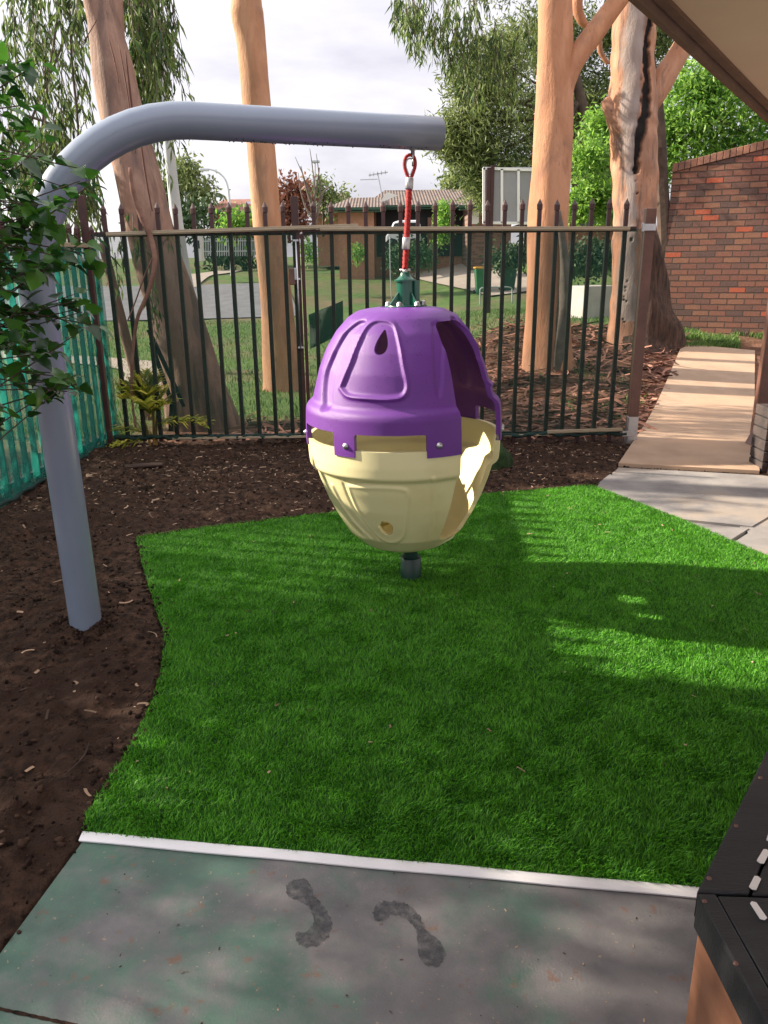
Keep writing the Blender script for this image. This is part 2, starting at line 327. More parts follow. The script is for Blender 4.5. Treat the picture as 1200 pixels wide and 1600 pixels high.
def tile_mat(name, a, b, row=.32):
    m = mat(name, a, b, 3, .8); t = m.node_tree; p = t.nodes['Principled BSDF']
    tcn = N(t, 'ShaderNodeTexCoord'); w = N(t, 'ShaderNodeTexWave', bands_direction='X', inp={'Scale': 1 / .2 / 3.14 * 1.5, 'Distortion': 0}); t.links.new(tcn.outputs['Object'], w.inputs[0])
    w2 = N(t, 'ShaderNodeTexWave', wave_profile='SAW', bands_direction='Y', inp={'Scale': 1 / row / 3.14 * 1.5, 'Distortion': 0}); t.links.new(tcn.outputs['Object'], w2.inputs[0])
    ad = N(t, 'ShaderNodeMath', operation='ADD'); t.links.new(w.outputs[1], ad.inputs[0]); t.links.new(w2.outputs[1], ad.inputs[1])
    bp = N(t, 'ShaderNodeBump', inp={'Strength': .8, 'Distance': .06}); t.links.new(ad.outputs[0], bp.inputs['Height']); t.links.new(bp.outputs[0], p.inputs['Normal'])
    return m
m_tile = tile_mat('brown roof tiles', (0.105, 0.08, 0.07), (0.175, 0.13, 0.11))
m_tilered = tile_mat('red roof tiles', (0.22, 0.09, 0.065), (0.32, 0.14, 0.10))

def cloth_mat(name, col, opac):
    m = bpy.data.materials.new(name); m.use_nodes = True; t = m.node_tree; L = t.links.new
    b = t.nodes['Principled BSDF']; b.inputs['Roughness'].default_value = .7
    tcn = N(t, 'ShaderNodeTexCoord'); n = N(t, 'ShaderNodeTexNoise', inp={'Scale': 3, 'Detail': 6, 'Roughness': .7}); L(tcn.outputs['Object'], n.inputs['Vector'])
    r = N(t, 'ShaderNodeValToRGB'); r.color_ramp.elements[0].position = .3; r.color_ramp.elements[1].position = .7
    r.color_ramp.elements[0].color = (*[c * .85 for c in col], 1); r.color_ramp.elements[1].color = (*col, 1); L(n.outputs[0], r.inputs[0]); L(r.outputs[0], b.inputs['Base Color'])
    tl = N(t, 'ShaderNodeBsdfTranslucent'); L(r.outputs[0], tl.inputs[0]); tr = N(t, 'ShaderNodeBsdfTransparent')
    a = N(t, 'ShaderNodeMixShader', inp={'Fac': .5}); L(b.outputs[0], a.inputs[1]); L(tl.outputs[0], a.inputs[2])
    mr = N(t, 'ShaderNodeMapRange', inp={'From Min': .3, 'From Max': .7, 'To Min': opac - .04, 'To Max': opac + .04}); L(n.outputs[0], mr.inputs[0])
    c = N(t, 'ShaderNodeMixShader'); L(mr.outputs[0], c.inputs[0]); L(tr.outputs[0], c.inputs[1]); L(a.outputs[0], c.inputs[2])
    L(c.outputs[0], t.nodes['Material Output'].inputs[0]); return m
m_cloth = cloth_mat('green shade cloth', (0.007, 0.065, 0.050), .50)
m_hem = mat('rolled cloth hem', (0.004, 0.022, 0.018), (0.008, 0.04, 0.032), 12, .8, .5, 60)
m_clothl = cloth_mat('teal shade cloth', (0.018, 0.27, 0.215), .66)

# green painted concrete slab with worn patches, rust marks
def slab_mat():
    m = bpy.data.materials.new('worn green slab paint'); m.use_nodes = True; t = m.node_tree; b = t.nodes['Principled BSDF']; L = t.links.new
    tcn = N(t, 'ShaderNodeTexCoord')
    def nr(scale, lo, hi, c0, c1, det=7, loc=0):
        mp_ = N(t, 'ShaderNodeMapping'); mp_.inputs['Location'].default_value = (loc, loc, 0); L(tcn.outputs['Object'], mp_.inputs[0])
        n = N(t, 'ShaderNodeTexNoise', inp={'Scale': scale, 'Detail': det, 'Roughness': .62}); L(mp_.outputs[0], n.inputs['Vector'])
        r = N(t, 'ShaderNodeValToRGB'); r.color_ramp.elements[0].position = lo; r.color_ramp.elements[1].position = hi
        r.color_ramp.elements[0].color = (*c0, 1); r.color_ramp.elements[1].color = (*c1, 1); L(n.outputs[0], r.inputs[0]); return r.outputs[0]
    w = (1, 1, 1); k = (0, 0, 0)
    green = nr(5, .35, .65, (0.065, 0.135, 0.105), (0.105, 0.19, 0.148))
    grey = nr(7, .35, .65, (0.145, 0.142, 0.150), (0.215, 0.206, 0.208), loc=3)
    sx = N(t, 'ShaderNodeSeparateXYZ'); L(tcn.outputs['Object'], sx.inputs[0])
    mr = N(t, 'ShaderNodeMapRange', inp={'From Min': -1.2, 'From Max': .1, 'To Min': -.13, 'To Max': .075}); L(sx.outputs['X'], mr.inputs[0])
    mn = N(t, 'ShaderNodeTexNoise', inp={'Scale': 2.3, 'Detail': 9, 'Roughness': .68}); L(tcn.outputs['Object'], mn.inputs['Vector'])
    ad = N(t, 'ShaderNodeMath', operation='ADD'); L(mn.outputs[0], ad.inputs[0]); L(mr.outputs[0], ad.inputs[1])
    wr = N(t, 'ShaderNodeValToRGB'); wr.color_ramp.elements[0].position = .43; wr.color_ramp.elements[1].position = .57; L(ad.outputs[0], wr.inputs[0])
    m1 = N(t, 'ShaderNodeMixRGB'); L(wr.outputs[0], m1.inputs[0]); L(green, m1.inputs[1]); L(grey, m1.inputs[2])
    rust = nr(15, .60, .68, k, w, 8, 7); m2 = N(t, 'ShaderNodeMixRGB'); L(rust, m2.inputs[0]); L(m1.outputs[0], m2.inputs[1]); m2.inputs[2].default_value = (0.19, 0.12, 0.09, 1)
    fl = nr(60, .66, .72, k, w, 3, 5); m3 = N(t, 'ShaderNodeMixRGB'); L(fl, m3.inputs[0]); L(m2.outputs[0], m3.inputs[1]); m3.inputs[2].default_value = (0.35, 0.28, 0.2, 1)
    dk = nr(3.1, .55, .7, k, (.45,) * 3, 7, 12); m4 = N(t, 'ShaderNodeMixRGB'); L(dk, m4.inputs[0]); L(m3.outputs[0], m4.inputs[1]); m4.inputs[2].default_value = (0.06, 0.065, 0.07, 1)
    L(m4.outputs[0], b.inputs['Base Color'])
    rr = N(t, 'ShaderNodeMapRange', inp={'To Min': .38, 'To Max': .75}); L(mn.outputs[0], rr.inputs[0]); L(rr.outputs[0], b.inputs['Roughness'])
    n = N(t, 'ShaderNodeTexNoise', inp={'Scale': 160, 'Detail': 5}); L(tcn.outputs['Object'], n.inputs['Vector'])
    bp = N(t, 'ShaderNodeBump', inp={'Strength': .25, 'Distance': .006}); L(n.outputs[0], bp.inputs['Height']); L(bp.outputs[0], b.inputs['Normal'])
    return m
m_slab = slab_mat()

def ground_mat():
    m = bpy.data.materials.new('verge ground'); m.use_nodes = True; t = m.node_tree; b = t.nodes['Principled BSDF']; L = t.links.new
    b.inputs['Roughness'].default_value = .95; b.inputs['Specular IOR Level'].default_value = .2
    tcn = N(t, 'ShaderNodeTexCoord')
    def nr(scale, lo, hi, c0, c1, det=8):
        n = N(t, 'ShaderNodeTexNoise', inp={'Scale': scale, 'Detail': det, 'Roughness': .65}); L(tcn.outputs['Object'], n.inputs['Vector'])
        r = N(t, 'ShaderNodeValToRGB'); r.color_ramp.elements[0].position = lo; r.color_ramp.elements[1].position = hi
        r.color_ramp.elements[0].color = (*c0, 1); r.color_ramp.elements[1].color = (*c1, 1); L(n.outputs[0], r.inputs[0]); return r.outputs[0]
    g = nr(2.5, .3, .7, (0.06, 0.125, 0.035), (0.155, 0.23, 0.07)); dry = nr(3, .3, .7, (0.16, 0.13, 0.08), (0.24, 0.17, 0.11))
    patch = nr(.33, .46, .60, (0, 0, 0), (.85,) * 3, 6)
    m1 = N(t, 'ShaderNodeMixRGB'); L(patch, m1.inputs[0]); L(g, m1.inputs[1]); L(dry, m1.inputs[2])
    s = nr(6, .3, .7, (0.07, 0.035, 0.024), (0.20, 0.10, 0.065)); a = N(t, 'ShaderNodeAttribute', attribute_name='v')
    m2 = N(t, 'ShaderNodeMixRGB'); L(a.outputs['Fac'], m2.inputs[0]); L(m1.outputs[0], m2.inputs[1]); L(s, m2.inputs[2]); L(m2.outputs[0], b.inputs['Base Color'])
    n = N(t, 'ShaderNodeTexNoise', inp={'Scale': 25, 'Detail': 8}); L(tcn.outputs['Object'], n.inputs['Vector'])
    bp = N(t, 'ShaderNodeBump', inp={'Strength': .6, 'Distance': .05}); L(n.outputs[0], bp.inputs['Height']); L(bp.outputs[0], b.inputs['Normal'])
    return m
m_ground = ground_mat()

# ------------------------------------------------ setting: ground, beds, slabs, paths
def dirt_zone(x, y):                       # 1 = leaf litter and bare soil beyond the fence, 0 = grass
    x = np.asarray(x, float); y = np.asarray(y, float)
    e = vnoise(x, y, .9, 5) * 1.4
    a = sst(14.6, 12.4, y + e) * sst(-.4, .8, x + e * .5) * sst(8.0, 6.5, x)
    b = sst(9.2, 8.0, y + e * .5) * sst(-2.9, -2.0, x) + sst(7.4, 7.1, y)
    return np.clip(np.maximum(a, b), 0, 1)
us = np.linspace(-1, 1, 300); xs = 1.0 + 26 * us + 174 * us ** 5
vs_ = np.linspace(0, 1, 380); ys = -12 + 62 * vs_ + 340 * vs_ ** 6
X, Y = np.meshgrid(xs, ys, indexing='ij'); Z = ground_z(X, Y) + (vnoise(X, Y, 1.2, 1) - .5) * .05 * sst(7.4, 9, Y)
Z = Z + 0.16 * np.exp(-(((X - 2.0) / .75) ** 2 + ((Y - 10.6) / 1.1) ** 2)) + .35 * np.exp(-(((X - 1.9) / .8) ** 2 + ((Y - 12.6) / .9) ** 2))
Z = Z - 0.09 * sst(7.55, 7.35, Y)
def ground_h(x, y):
    x = np.asarray(x, float); y = np.asarray(y, float)
    return ground_z(x, y) + 0.16 * np.exp(-(((x - 2.0) / .75) ** 2 + ((y - 10.6) / 1.1) ** 2)) + .35 * np.exp(-(((x - 1.9) / .8) ** 2 + ((y - 12.6) / .9) ** 2))
def gridF(a, b):
    i, j = np.meshgrid(np.arange(a - 1), np.arange(b - 1), indexing='ij'); q = (i * b + j).ravel()
    return np.stack([q, q + b, q + b + 1, q + 1], 1)
np_mesh('ground', np.stack([X, Y, Z], -1), gridF(300, 380), m_ground, attr=dirt_zone(X, Y).ravel(), smooth=True, kind='structure')

turf_px = [(213, 838), (330, 822), (500, 802), (745, 772), (925, 757), (1060, 808), (1200, 868), (1330, 925), (1500, 1250), (1500, 1425), (1095, 1385), (700, 1349), (400, 1322), (128, 1300),
           (135, 1270), (165, 1220), (205, 1160), (238, 1090), (250, 1050), (257, 990), (240, 940), (222, 880)]
turf = [gnd(x, y, .02) for x, y in turf_px]
slab_px = [(132, 1311), (400, 1334), (700, 1361), (1092, 1398), (1500, 1436)]
slab = [gnd(x, y, 0) for x, y in slab_px]
e0 = gnd(0, 1490, 0); dirv = (e0 - slab[0]).normalized(); e1 = slab[0] + dirv * 2.6
slab_poly = [(p.x, p.y) for p in slab] + [(slab[-1].x, -1.5), (e1.x - .3, -1.5), (e1.x, e1.y)]

# soil bed: a fine lumpy sheet on the yard side of the fence
nx, ny = 430, 520
sx_ = np.linspace(-3.1, 3.2, nx); sy_ = np.linspace(-.3, 7.75, ny)
X, Y = np.meshgrid(sx_, sy_, indexing='ij')
sub_ = poly_in([(p.x, p.y) for p in turf], X, Y) | poly_in(slab_poly, X, Y)
tp = np.array([(p.x, p.y) for p in turf])
def dist_poly(P, X, Y):
    d = np.full(X.shape, 1e9); n = len(P)
    for i in range(n):
        a = P[i]; b = P[(i + 1) % n]; ab = (b[0] - a[0], b[1] - a[1]); l2 = ab[0] ** 2 + ab[1] ** 2
        t = np.clip(((X - a[0]) * ab[0] + (Y - a[1]) * ab[1]) / (l2 + 1e-12), 0, 1)
        d = np.minimum(d, np.hypot(X - a[0] - t * ab[0], Y - a[1] - t * ab[1]))
    return d
path_px = [(978, 737), (1182, 743), (1300, 760), (1400, 1000), (1100, 1000), (930, 760)]
grey_poly = [gnd(x, y, 0) for x, y in [(968, 731), (1182, 743), (1300, 750), (1600, 1050), (1300, 1050), (1200, 905), (1060, 840), (925, 768)]]
d1 = dist_poly(tp, X, Y); d2 = dist_poly(np.array(slab_poly), X, Y); d3 = dist_poly(np.array([(p.x, p.y) for p in grey_poly]), X, Y)
ing = poly_in([(p.x, p.y) for p in grey_poly], X, Y)
pth = [gnd(966, 730, 0), gnd(1190, 742, 0)]; pth = [(pth[0].x, pth[0].y), (pth[1].x, pth[1].y), (pth[1].x + .9, 8.6), (pth[0].x + .98, 8.6)]
floor_poly = [(2.25, -2.5), (9, -2.5), (9, 7.0), (3.6, 6.6), (3.0, 5.6), (2.25, 4.9)]
sub_ = sub_ | ing | poly_in(pth, X, Y) | poly_in(floor_poly, X, Y)
d3 = np.minimum(d3, dist_poly(np.array(pth), X, Y))
d = np.minimum(np.minimum(d1, d2), d3)
amp = sst(0, .18, d) * .9 + .1
def clodn(X, Y):
    n = (vnoise(X, Y, 2.2, 1) - .5) * .07 + (vnoise(X, Y, 7, 2) - .5) * .045 + (vnoise(X, Y, 19, 3) - .5) * .030 + (vnoise(X, Y, 46, 4) - .5) * .016
    return n
Zs = clodn(X, Y) * amp + .004 + .02 * sst(0, .3, d)
pb = gnd(135, 985, 0)
Zs += .025 * np.exp(-((X - pb.x) ** 2 + (Y - pb.y + .03) ** 2) / .04)
Zs = np.where(sub_, -.05, Zs)
Zs = Zs - .12 * sst(7.3, 7.7, Y)
Zs += (ground_h(X, Y)) * 1.0
np_mesh('soil_bed', np.stack([X, Y, Zs], -1), gridF(nx, ny), m_soil, smooth=True, kind='structure')
def soil_z(x, y): 
    i = np.clip(((np.asarray(x) + 3.1) / 6.3 * (nx - 1)).astype(int), 0, nx - 1); j = np.clip(((np.asarray(y) + .3) / 8.05 * (ny - 1)).astype(int), 0, ny - 1)
    return Zs[i, j]
def soil_ok(x, y):
    i = np.clip(((np.asarray(x) + 3.1) / 6.3 * (nx - 1)).astype(int), 0, nx - 1); j = np.clip(((np.asarray(y) + .3) / 8.05 * (ny - 1)).astype(int), 0, ny - 1)
    return ~sub_[i, j]
# clods
def ico():
    bm = bmesh.new(); bmesh.ops.create_icosphere(bm, subdivisions=1, radius=1)
    v = np.array([x.co[:] for x in bm.verts]); f = np.array([[q.index for q in p.verts] for p in bm.faces]); bm.free(); return v, f
iv, jf = ico()
def lumps(n, x, y, z, s, seedv):
    jit = 1 + (rng.random((n, len(iv), 1)) - .5) * .8
    sc3 = s[:, None, None] * (0.6 + rng.random((n, 1, 3)) * .7)
    V = iv[None] * jit * sc3 + np.stack([x, y, z], -1)[:, None]
    F = jf[None] + (np.arange(n) * len(iv))[:, None, None]
    return V.reshape(-1, 3), F.reshape(-1, 3), np.repeat(rng.random(n), len(iv))
n = 60000; x = rng.uniform(-2.9, 2.6, n); y = 1.2 + (7.2 - 1.2) * rng.random(n) ** 1.1
k = soil_ok(x, y) & (vnoise(x, y, 1.7, 9) + rng.random(n) * .7 > .55); x = x[k]; y = y[k]; n = len(x)
s = .0022 + .010 * rng.random(n) ** 5
V, F, A = lumps(n, x, y, soil_z(x, y) + s * .3, s, 1)
np_mesh('soil_clods', V, F, m_clod, attr=A, label='crumbly dark soil clods strewn over the garden bed', kind='stuff', cat='soil')

def strips(n, x, y, zf, lmin, lmax, wmin, wmax, lift, curl, seg=3, up_bias=.25):
    L_ = lmin + (lmax - lmin) * rng.random(n) ** 2; W = wmin + (wmax - wmin) * rng.random(n); a = rng.random(n) * 2 * np.pi; tl = (rng.random(n) - .4) * up_bias
    cv = (rng.random(n) - .5) * curl; V = np.zeros((n, seg + 1, 2, 3))
    roll = (rng.random(n) - .5) * 1.4
    for i in range(seg + 1):
        t = i / seg - .5; ang = a + cv * t
        cx = x + np.cos(ang) * L_ * t; cy = y + np.sin(ang) * L_ * t
        cz = zf(x, y) + lift * rng.random(n) * .0 + lift + tl * L_ * (t + .5) + np.abs(tl) * L_ * .1 * np.sin(t * 3)
        for j, sg in enumerate((-1, 1)):
            V[:, i, j, 0] = cx - np.sin(ang) * W * .5 * sg * np.cos(roll); V[:, i, j, 1] = cy + np.cos(ang) * W * .5 * sg * np.cos(roll); V[:, i, j, 2] = cz + sg * W * .5 * np.sin(roll)
    b = np.arange(n) * (seg + 1) * 2
    F = np.concatenate([np.stack([b + 2 * i, b + 2 * i + 1, b + 2 * i + 3, b + 2 * i + 2], 1) for i in range(seg)])
    return V.reshape(-1, 3), F, np.repeat(rng.random(n), (seg + 1) * 2)
n = 16000; x = rng.uniform(-2.6, 2.6, n); y = 1.3 + 5.9 * rng.random(n) ** .75
k = soil_ok(x, y) & (rng.random(n) < .07 + sst(4.4, 6.2, y) * .8); x = x[k]; y = y[k]; n = len(x)
V, F, A = strips(n, x, y, soil_z, .005, .055, .003, .011, .006, .8)
np_mesh('mulch_chips', V, F, m_chip, attr=A ** 2 * .9, label='wood chips and bark shreds lying on the soil bed', kind='stuff', cat='mulch')
# soil crumbs kicked over the turf edge, packed round the pole, fallen gum leaves
EP = [(p.x, p.y) for p in turf][13:] + [(turf[0].x, turf[0].y)] + [(turf[i].x, turf[i].y) for i in (1, 2, 3)]
ex, ey = [], []
for i in range(len(EP) - 1):
    l_ = math.hypot(EP[i + 1][0] - EP[i][0], EP[i + 1][1] - EP[i][1])
    for _ in range(int(l_ * 240)):
        t = random.random(); ex.append(EP[i][0] + (EP[i + 1][0] - EP[i][0]) * t + random.gauss(0, .012)); ey.append(EP[i][1] + (EP[i + 1][1] - EP[i][1]) * t + random.gauss(0, .012))
for _ in range(900):
    a_ = random.random() * 6.283; r_ = .073 + abs(random.gauss(0, .045)); ex.append(pb.x + math.cos(a_) * r_); ey.append(pb.y + math.sin(a_) * r_)
ex = np.array(ex); ey = np.array(ey); n = len(ex); s = .002 + .008 * rng.random(n) ** 3; ez = np.maximum(soil_z(ex, ey), .012) + np.where(soil_ok(ex, ey), 0, .010)
V, F, A = lumps(n, ex, ey, ez, s, 1); np_mesh('edge_crumbs', V, F, m_clod, attr=A, label='dark soil crumbs spilled along the turf edge and packed around the pole foot', kind='stuff', cat='soil')
n = 420; x = rng.uniform(-2.5, 2.2, n); y = 1.4 + 5.7 * rng.random(n) ** .6; k = soil_ok(x, y); x = x[k]; y = y[k]
V, F, A = strips(len(x), x, y, soil_z, .03, .08, .006, .013, .010, 2.6, 5, .4)
np_mesh('fallen_leaves', V, F, m_chip, attr=A * .8, label='curled reddish and tan gum leaves fallen on the soil bed', kind='stuff', cat='leaves')
n = 130; x = rng.uniform(-1.2, 2.2, n); y = rng.uniform(2.1, 5.4, n); k = poly_in(tpoly, x, y) if 'tpoly' in globals() else poly_in([(p.x, p.y) for p in turf], x, y); x = x[k]; y = y[k]
V, F, A = strips(len(x), x, y, lambda a_, b_: np.full(len(a_), .026), .008, .035, .003, .008, .002, 1.2, 3, .2)
np_mesh('turf_debris', V, F, m_chip, attr=A, label='sparse dry leaf bits dropped on the artificial turf', kind='stuff', cat='debris')
n = 10500; x = rng.uniform(-1.5, 6.5, n); y = 7.35 + 6.0 * rng.random(n) ** 1.1
pathL = [gnd(965, 735, 0), gnd(1060, 545, .36)]
k = (dirt_zone(x, y) > .4) & (rng.random(n) < .35 + .65 * sst(.2, 1.4, x)) & ~((x - pathL[0].x) / max(.01, 1) > (y - pathL[0].y) * (pathL[1].x - pathL[0].x) / (pathL[1].y - pathL[0].y) - .05 + rng.random(n) * .12)
x = x[k]; y = y[k]; n = len(x)
V, F, A = strips(n, x, y, ground_h, .06, .62, .008, .038, .02, 2.2, 4, .45)
np_mesh('bark_litter', V, F, m_bark, attr=A, label='reddish shed bark strips heaped around the gum trunks beyond the fence', kind='stuff', cat='bark')

def sheet(name, pts, z, mat_, th=.12, **kw):
    mb = MB(); pts = [(p[0], p[1]) for p in pts]; mb.prism(pts, z - th, z); return mb.build(name, mat_, **kw)
sheet('concrete_slab', slab_poly, 0.0, m_slab, kind='structure')
# crack line in the corner of the slab
# turf
sheet('turf_base', [(p.x, p.y) for p in turf], .012, m_turfbase, .05, kind='structure')
tpoly = [(p.x, p.y) for p in turf]
def blades(n, region, x0, x1, y0, y1, zf, h, w, lean, matn, name, label, cat, pdens=None, wind=None):
    x = rng.uniform(x0, x1, n); y = y0 + (y1 - y0) * rng.random(n) ** (pdens or 1)
    k = region(x, y); x = x[k]; y = y[k]; n = len(x)
    hh = h * (.55 + .75 * rng.random(n)); a = rng.random(n) * 2 * np.pi
    ln = lean * (.3 + rng.random(n)) * hh; dx = np.cos(a) * ln; dy = np.sin(a) * ln
    if wind is not None: wx, wy = wind(x, y); dx += wx * hh; dy += wy * hh
    fa = rng.random(n) * np.pi; ww = w * (.7 + .6 * rng.random(n)); px_ = np.cos(fa) * ww / 2; py_ = np.sin(fa) * ww / 2; z0 = zf(x, y)
    V = np.zeros((n, 5, 3))
    V[:, 0] = np.stack([x - px_, y - py_, z0], -1); V[:, 1] = np.stack([x + px_, y + py_, z0], -1)
    mxx = x + dx * .35; my = y + dy * .35; mz = z0 + hh * .6
    V[:, 2] = np.stack([mxx + px_ * .8, my + py_ * .8, mz], -1); V[:, 3] = np.stack([mxx - px_ * .8, my - py_ * .8, mz], -1)
    V[:, 4] = np.stack([x + dx, y + dy, z0 + hh * .92], -1)
    b = np.arange(n) * 5; F = np.concatenate([np.stack([b, b + 1, b + 2], 1), np.stack([b, b + 2, b + 3], 1), np.stack([b + 3, b + 2, b + 4], 1)])
    return np_mesh(name, V.reshape(-1, 3), F, matn, attr=np.repeat(rng.random(n), 5), label=label, kind='stuff', cat=cat)
def turf_wind(x, y):
    a = .8 + (vnoise(x, y, 1.3, 3) - .5) * 2 + (vnoise(x, y, 14, 8) - .5) * 5; m_ = .25 + .35 * vnoise(x, y, 8.5, 4)
    return np.cos(a) * m_, np.sin(a) * m_
sm0, sm1 = gnd(235, 1092, 0), gnd(1200, 880, 0); smd = (sm1 - sm0).normalized()
blades(900000, lambda x, y: poly_in(tpoly, x, y) & (np.abs((x - sm0.x) * smd.y - (y - sm0.y) * smd.x) > .0035), min(p[0] for p in tpoly), 2.6, min(p[1] for p in tpoly), max(p[1] for p in tpoly),
       lambda x, y: np.full(len(x), .012), .0175, .0027, .75, m_turf, 'artificial_grass', 'bright green artificial turf laid in a wavy edged patch under the egg pod', 'artificial grass', 1.25, turf_wind)

# paving beyond the turf
sheet('bounce_floor', floor_poly, -.004, m_grey, kind='structure')  # unseen floor added to bounce sunlight up onto the soffit
grey1 = [gnd(x, y, 0) for x, y in [(968, 731), (1186, 743), (1196, 762), (1160, 838), (925, 800), (925, 766)]]
gp = [gnd(x, y, 0) for x, y in [(966, 731), (1187, 743), (1290, 755), (1175, 823), (1010, 806), (900, 790), (922, 766)]]
sheet('grey_paving_slab', gp, .004, m_grey, kind='structure')
sheet('front_paving_slab', [gnd(x, y, 0) for x, y in [(900, 793), (1008, 809.5), (1170, 826), (1138, 846), (1140, 900), (900, 850)]], .002, m_grey, kind='structure')
sheet('corner_paving_slab', [gnd(x, y, 0) for x, y in [(1147, 848), (1181, 826), (1300, 757), (1700, 1050), (1400, 1050), (1150, 900)]], .004, m_grey, kind='structure')
# sloping beige path
pl0 = gnd(966, 730, 0); pr0 = gnd(1186, 742, 0); pl1 = gnd(1066, 541, .42); pr1 = gnd(1180, 545, .42)
mb = MB(); nseg = 24
for i in range(nseg):
    t0 = i / nseg; t1 = (i + 1) / nseg; q = []
    for t in (t0, t1):
        a = pl0.lerp(pl1, t); b = pr0.lerp(pr1, t)
        for p in (a, b): q.append((p.x, p.y, float(ground_z(2.6 + (p.y - 6.2) * .38, p.y)) + .035))
    mb.add(q + [(p[0], p[1], p[2] - .15) for p in q], [(0, 2, 3, 1), (0, 4, 6, 2), (1, 3, 7, 5)] + ([(0, 1, 5, 4)] if i == 0 else []) + ([(2, 6, 7, 3)] if i == nseg - 1 else []))
mb.build('garden_path', m_beige, kind='structure')
# street and far footpaths
def ribbon(name, c, w, mat_, dz=.02):
    V = []; n = len(c)
    pts, _ = resample([Vector((p[0], p[1], 0)) for p in c], [0] * n, 14); V = []
    for i, p in enumerate(pts):
        d_ = (pts[min(i + 1, len(pts) - 1)] - pts[max(i - 1, 0)]).normalized(); s_ = Vector((-d_.y, d_.x, 0))
        for k in range(7):
            q = p + s_ * (w * (k / 6 - .5)); V.append((q.x, q.y, float(ground_h(q.x, q.y)) + dz))
    np_mesh(name, V, gridF(len(pts), 7), mat_, smooth=True, kind='structure')
ribbon('road', [(-60, 31), (-30, 29), (-14, 28.6), (-8, 28.5), (-3.2, 29.2)], 8.5, m_asph, .04)
ribbon('footpath', [(-30, 21), (-14, 18), (-7, 15), (-4, 13.2), (-3.2, 10.8)], .9, m_foot, .03)
ribbon('far_footpath', [(-8.0, 32), (-8.6, 40), (-9.4, 52)], 1.5, m_foot, .06)
ribbon('driveway', [(4.9, 27.5), (3.7, 31), (2.9, 33.5), (2.5, 36)], 2.8, m_foot, .06)
blades(90000, lambda x, y: (dirt_zone(x, y) < rng.random(len(x)) * .7) & (np.abs(x) < y * .62 + 1), -14, 12, 7.6, 24, lambda x, y: ground_h(x, y), .07, .012, .6, m_vgrass,
       'verge_grass', 'soft green grass growing on the verge beyond the fence', 'grass', 1.6)
# tufts by brick wall and path edge
def wallg(x, y): return (vnoise(x, y, 2.2, 6) > .33)
blades(24000, wallg, 3.9, 7.6, 11.35, 13.4, lambda x, y: ground_h(x, y), .09, .012, .6, m_vgrass, 'wall_grass', 'patchy bright grass and weeds at the foot of the brick wall', 'grass')
blades(1500, lambda x, y: (vnoise(x, y, 2.7, 16) > .5) & (x < 1.92 + (y - 6.2) * .41 - .03), 2.0, 3.6, 7.5, 10.4, lambda x, y: ground_h(x, y) - .01, .10, .010, .7, m_vgrass, 'path_weeds', 'small green weeds sprouting between bark beside the beige path', 'weeds')

# white edging strip between slab and turf
a = gnd(131, 1306, 0); b = gnd(1400, 1422, 0); dd = (b - a).normalized(); pn = Vector((-dd.y, dd.x, 0))
mb = MB(); segs = 40
prof = [(-.010, .002), (-.012, .008), (-.002, .013), (.014, .018), (.022, .013), (.024, .002)]
V = []
for i in range(segs + 1):
    p = a.lerp(b, i / segs) - pn * .017 + pn * (math.sin(i * .7) * .0012)
    for o_, z_ in prof: V.append(tuple(p + pn * o_ + Vector((0, 0, z_))))
F = [(i * 6 + j, i * 6 + j + 1, (i + 1) * 6 + j + 1, (i + 1) * 6 + j) for i in range(segs) for j in range(5)]
mb.add(V, F); mb.build('edging_strip', m_white, label='thin white metal edging strip between turf and painted slab', cat='edging strip')
# joint groove with debris at lower left of the slab
mb = MB(); a = gnd(-40, 1568, 0); b = gnd(120, 1603, 0); d_ = (b - a).normalized(); s_ = Vector((-d_.y, d_.x, 0))
V = []; 
for i in range(25):
    p = a.lerp(b, i / 24); w_ = .003 + random.uniform(0, .002)
    V += [tuple(p + s_ * w_ + Vector((0, 0, .0012))), tuple(p - s_ * w_ + Vector((0, 0, .0012)))]
mb.add(V, [(2 * i, 2 * i + 1, 2 * i + 3, 2 * i + 2) for i in range(24)]); mb.build('slab_joint', m_soil, kind='structure')
n = 260; x = rng.uniform(-1.2, 1.1, n); y = rng.uniform(.9, 2.1, n); k = poly_in(slab_poly, x, y); x = x[k]; y = y[k]
V, F, A = strips(len(x), x, y, lambda a_, b_: np.full(len(a_), .0008), .002, .010, .0015, .004, .001, 1, 2, .1)
np_mesh('slab_crumbs', V, F, m_chip, attr=A, label='tiny pale crumbs and leaf bits on the painted slab', kind='stuff', cat='debris')

# wet footprints
def wet_mat():
    m = bpy.data.materials.new('damp concrete'); m.use_nodes = True; t = m.node_tree; L = t.links.new; b = t.nodes['Principled BSDF']
    b.inputs['Base Color'].default_value = (0.035, 0.036, 0.045, 1); b.inputs['Roughness'].default_value = .35
    tcn = N(t, 'ShaderNodeTexCoord'); n = N(t, 'ShaderNodeTexNoise', inp={'Scale': 45, 'Detail': 6, 'Roughness': .7}); L(tcn.outputs['Object'], n.inputs['Vector'])
    mr = N(t, 'ShaderNodeMapRange', inp={'From Min': .35, 'From Max': .62, 'To Min': .08, 'To Max': .72}); L(n.outputs[0], mr.inputs[0])
    tr = N(t, 'ShaderNodeBsdfTransparent'); mx_ = N(t, 'ShaderNodeMixShader'); L(mr.outputs[0], mx_.inputs[0]); L(tr.outputs[0], mx_.inputs[1]); L(b.outputs[0], mx_.inputs[2])
    L(mx_.outputs[0], t.nodes['Material Output'].inputs[0]); return m
m_wet = wet_mat()
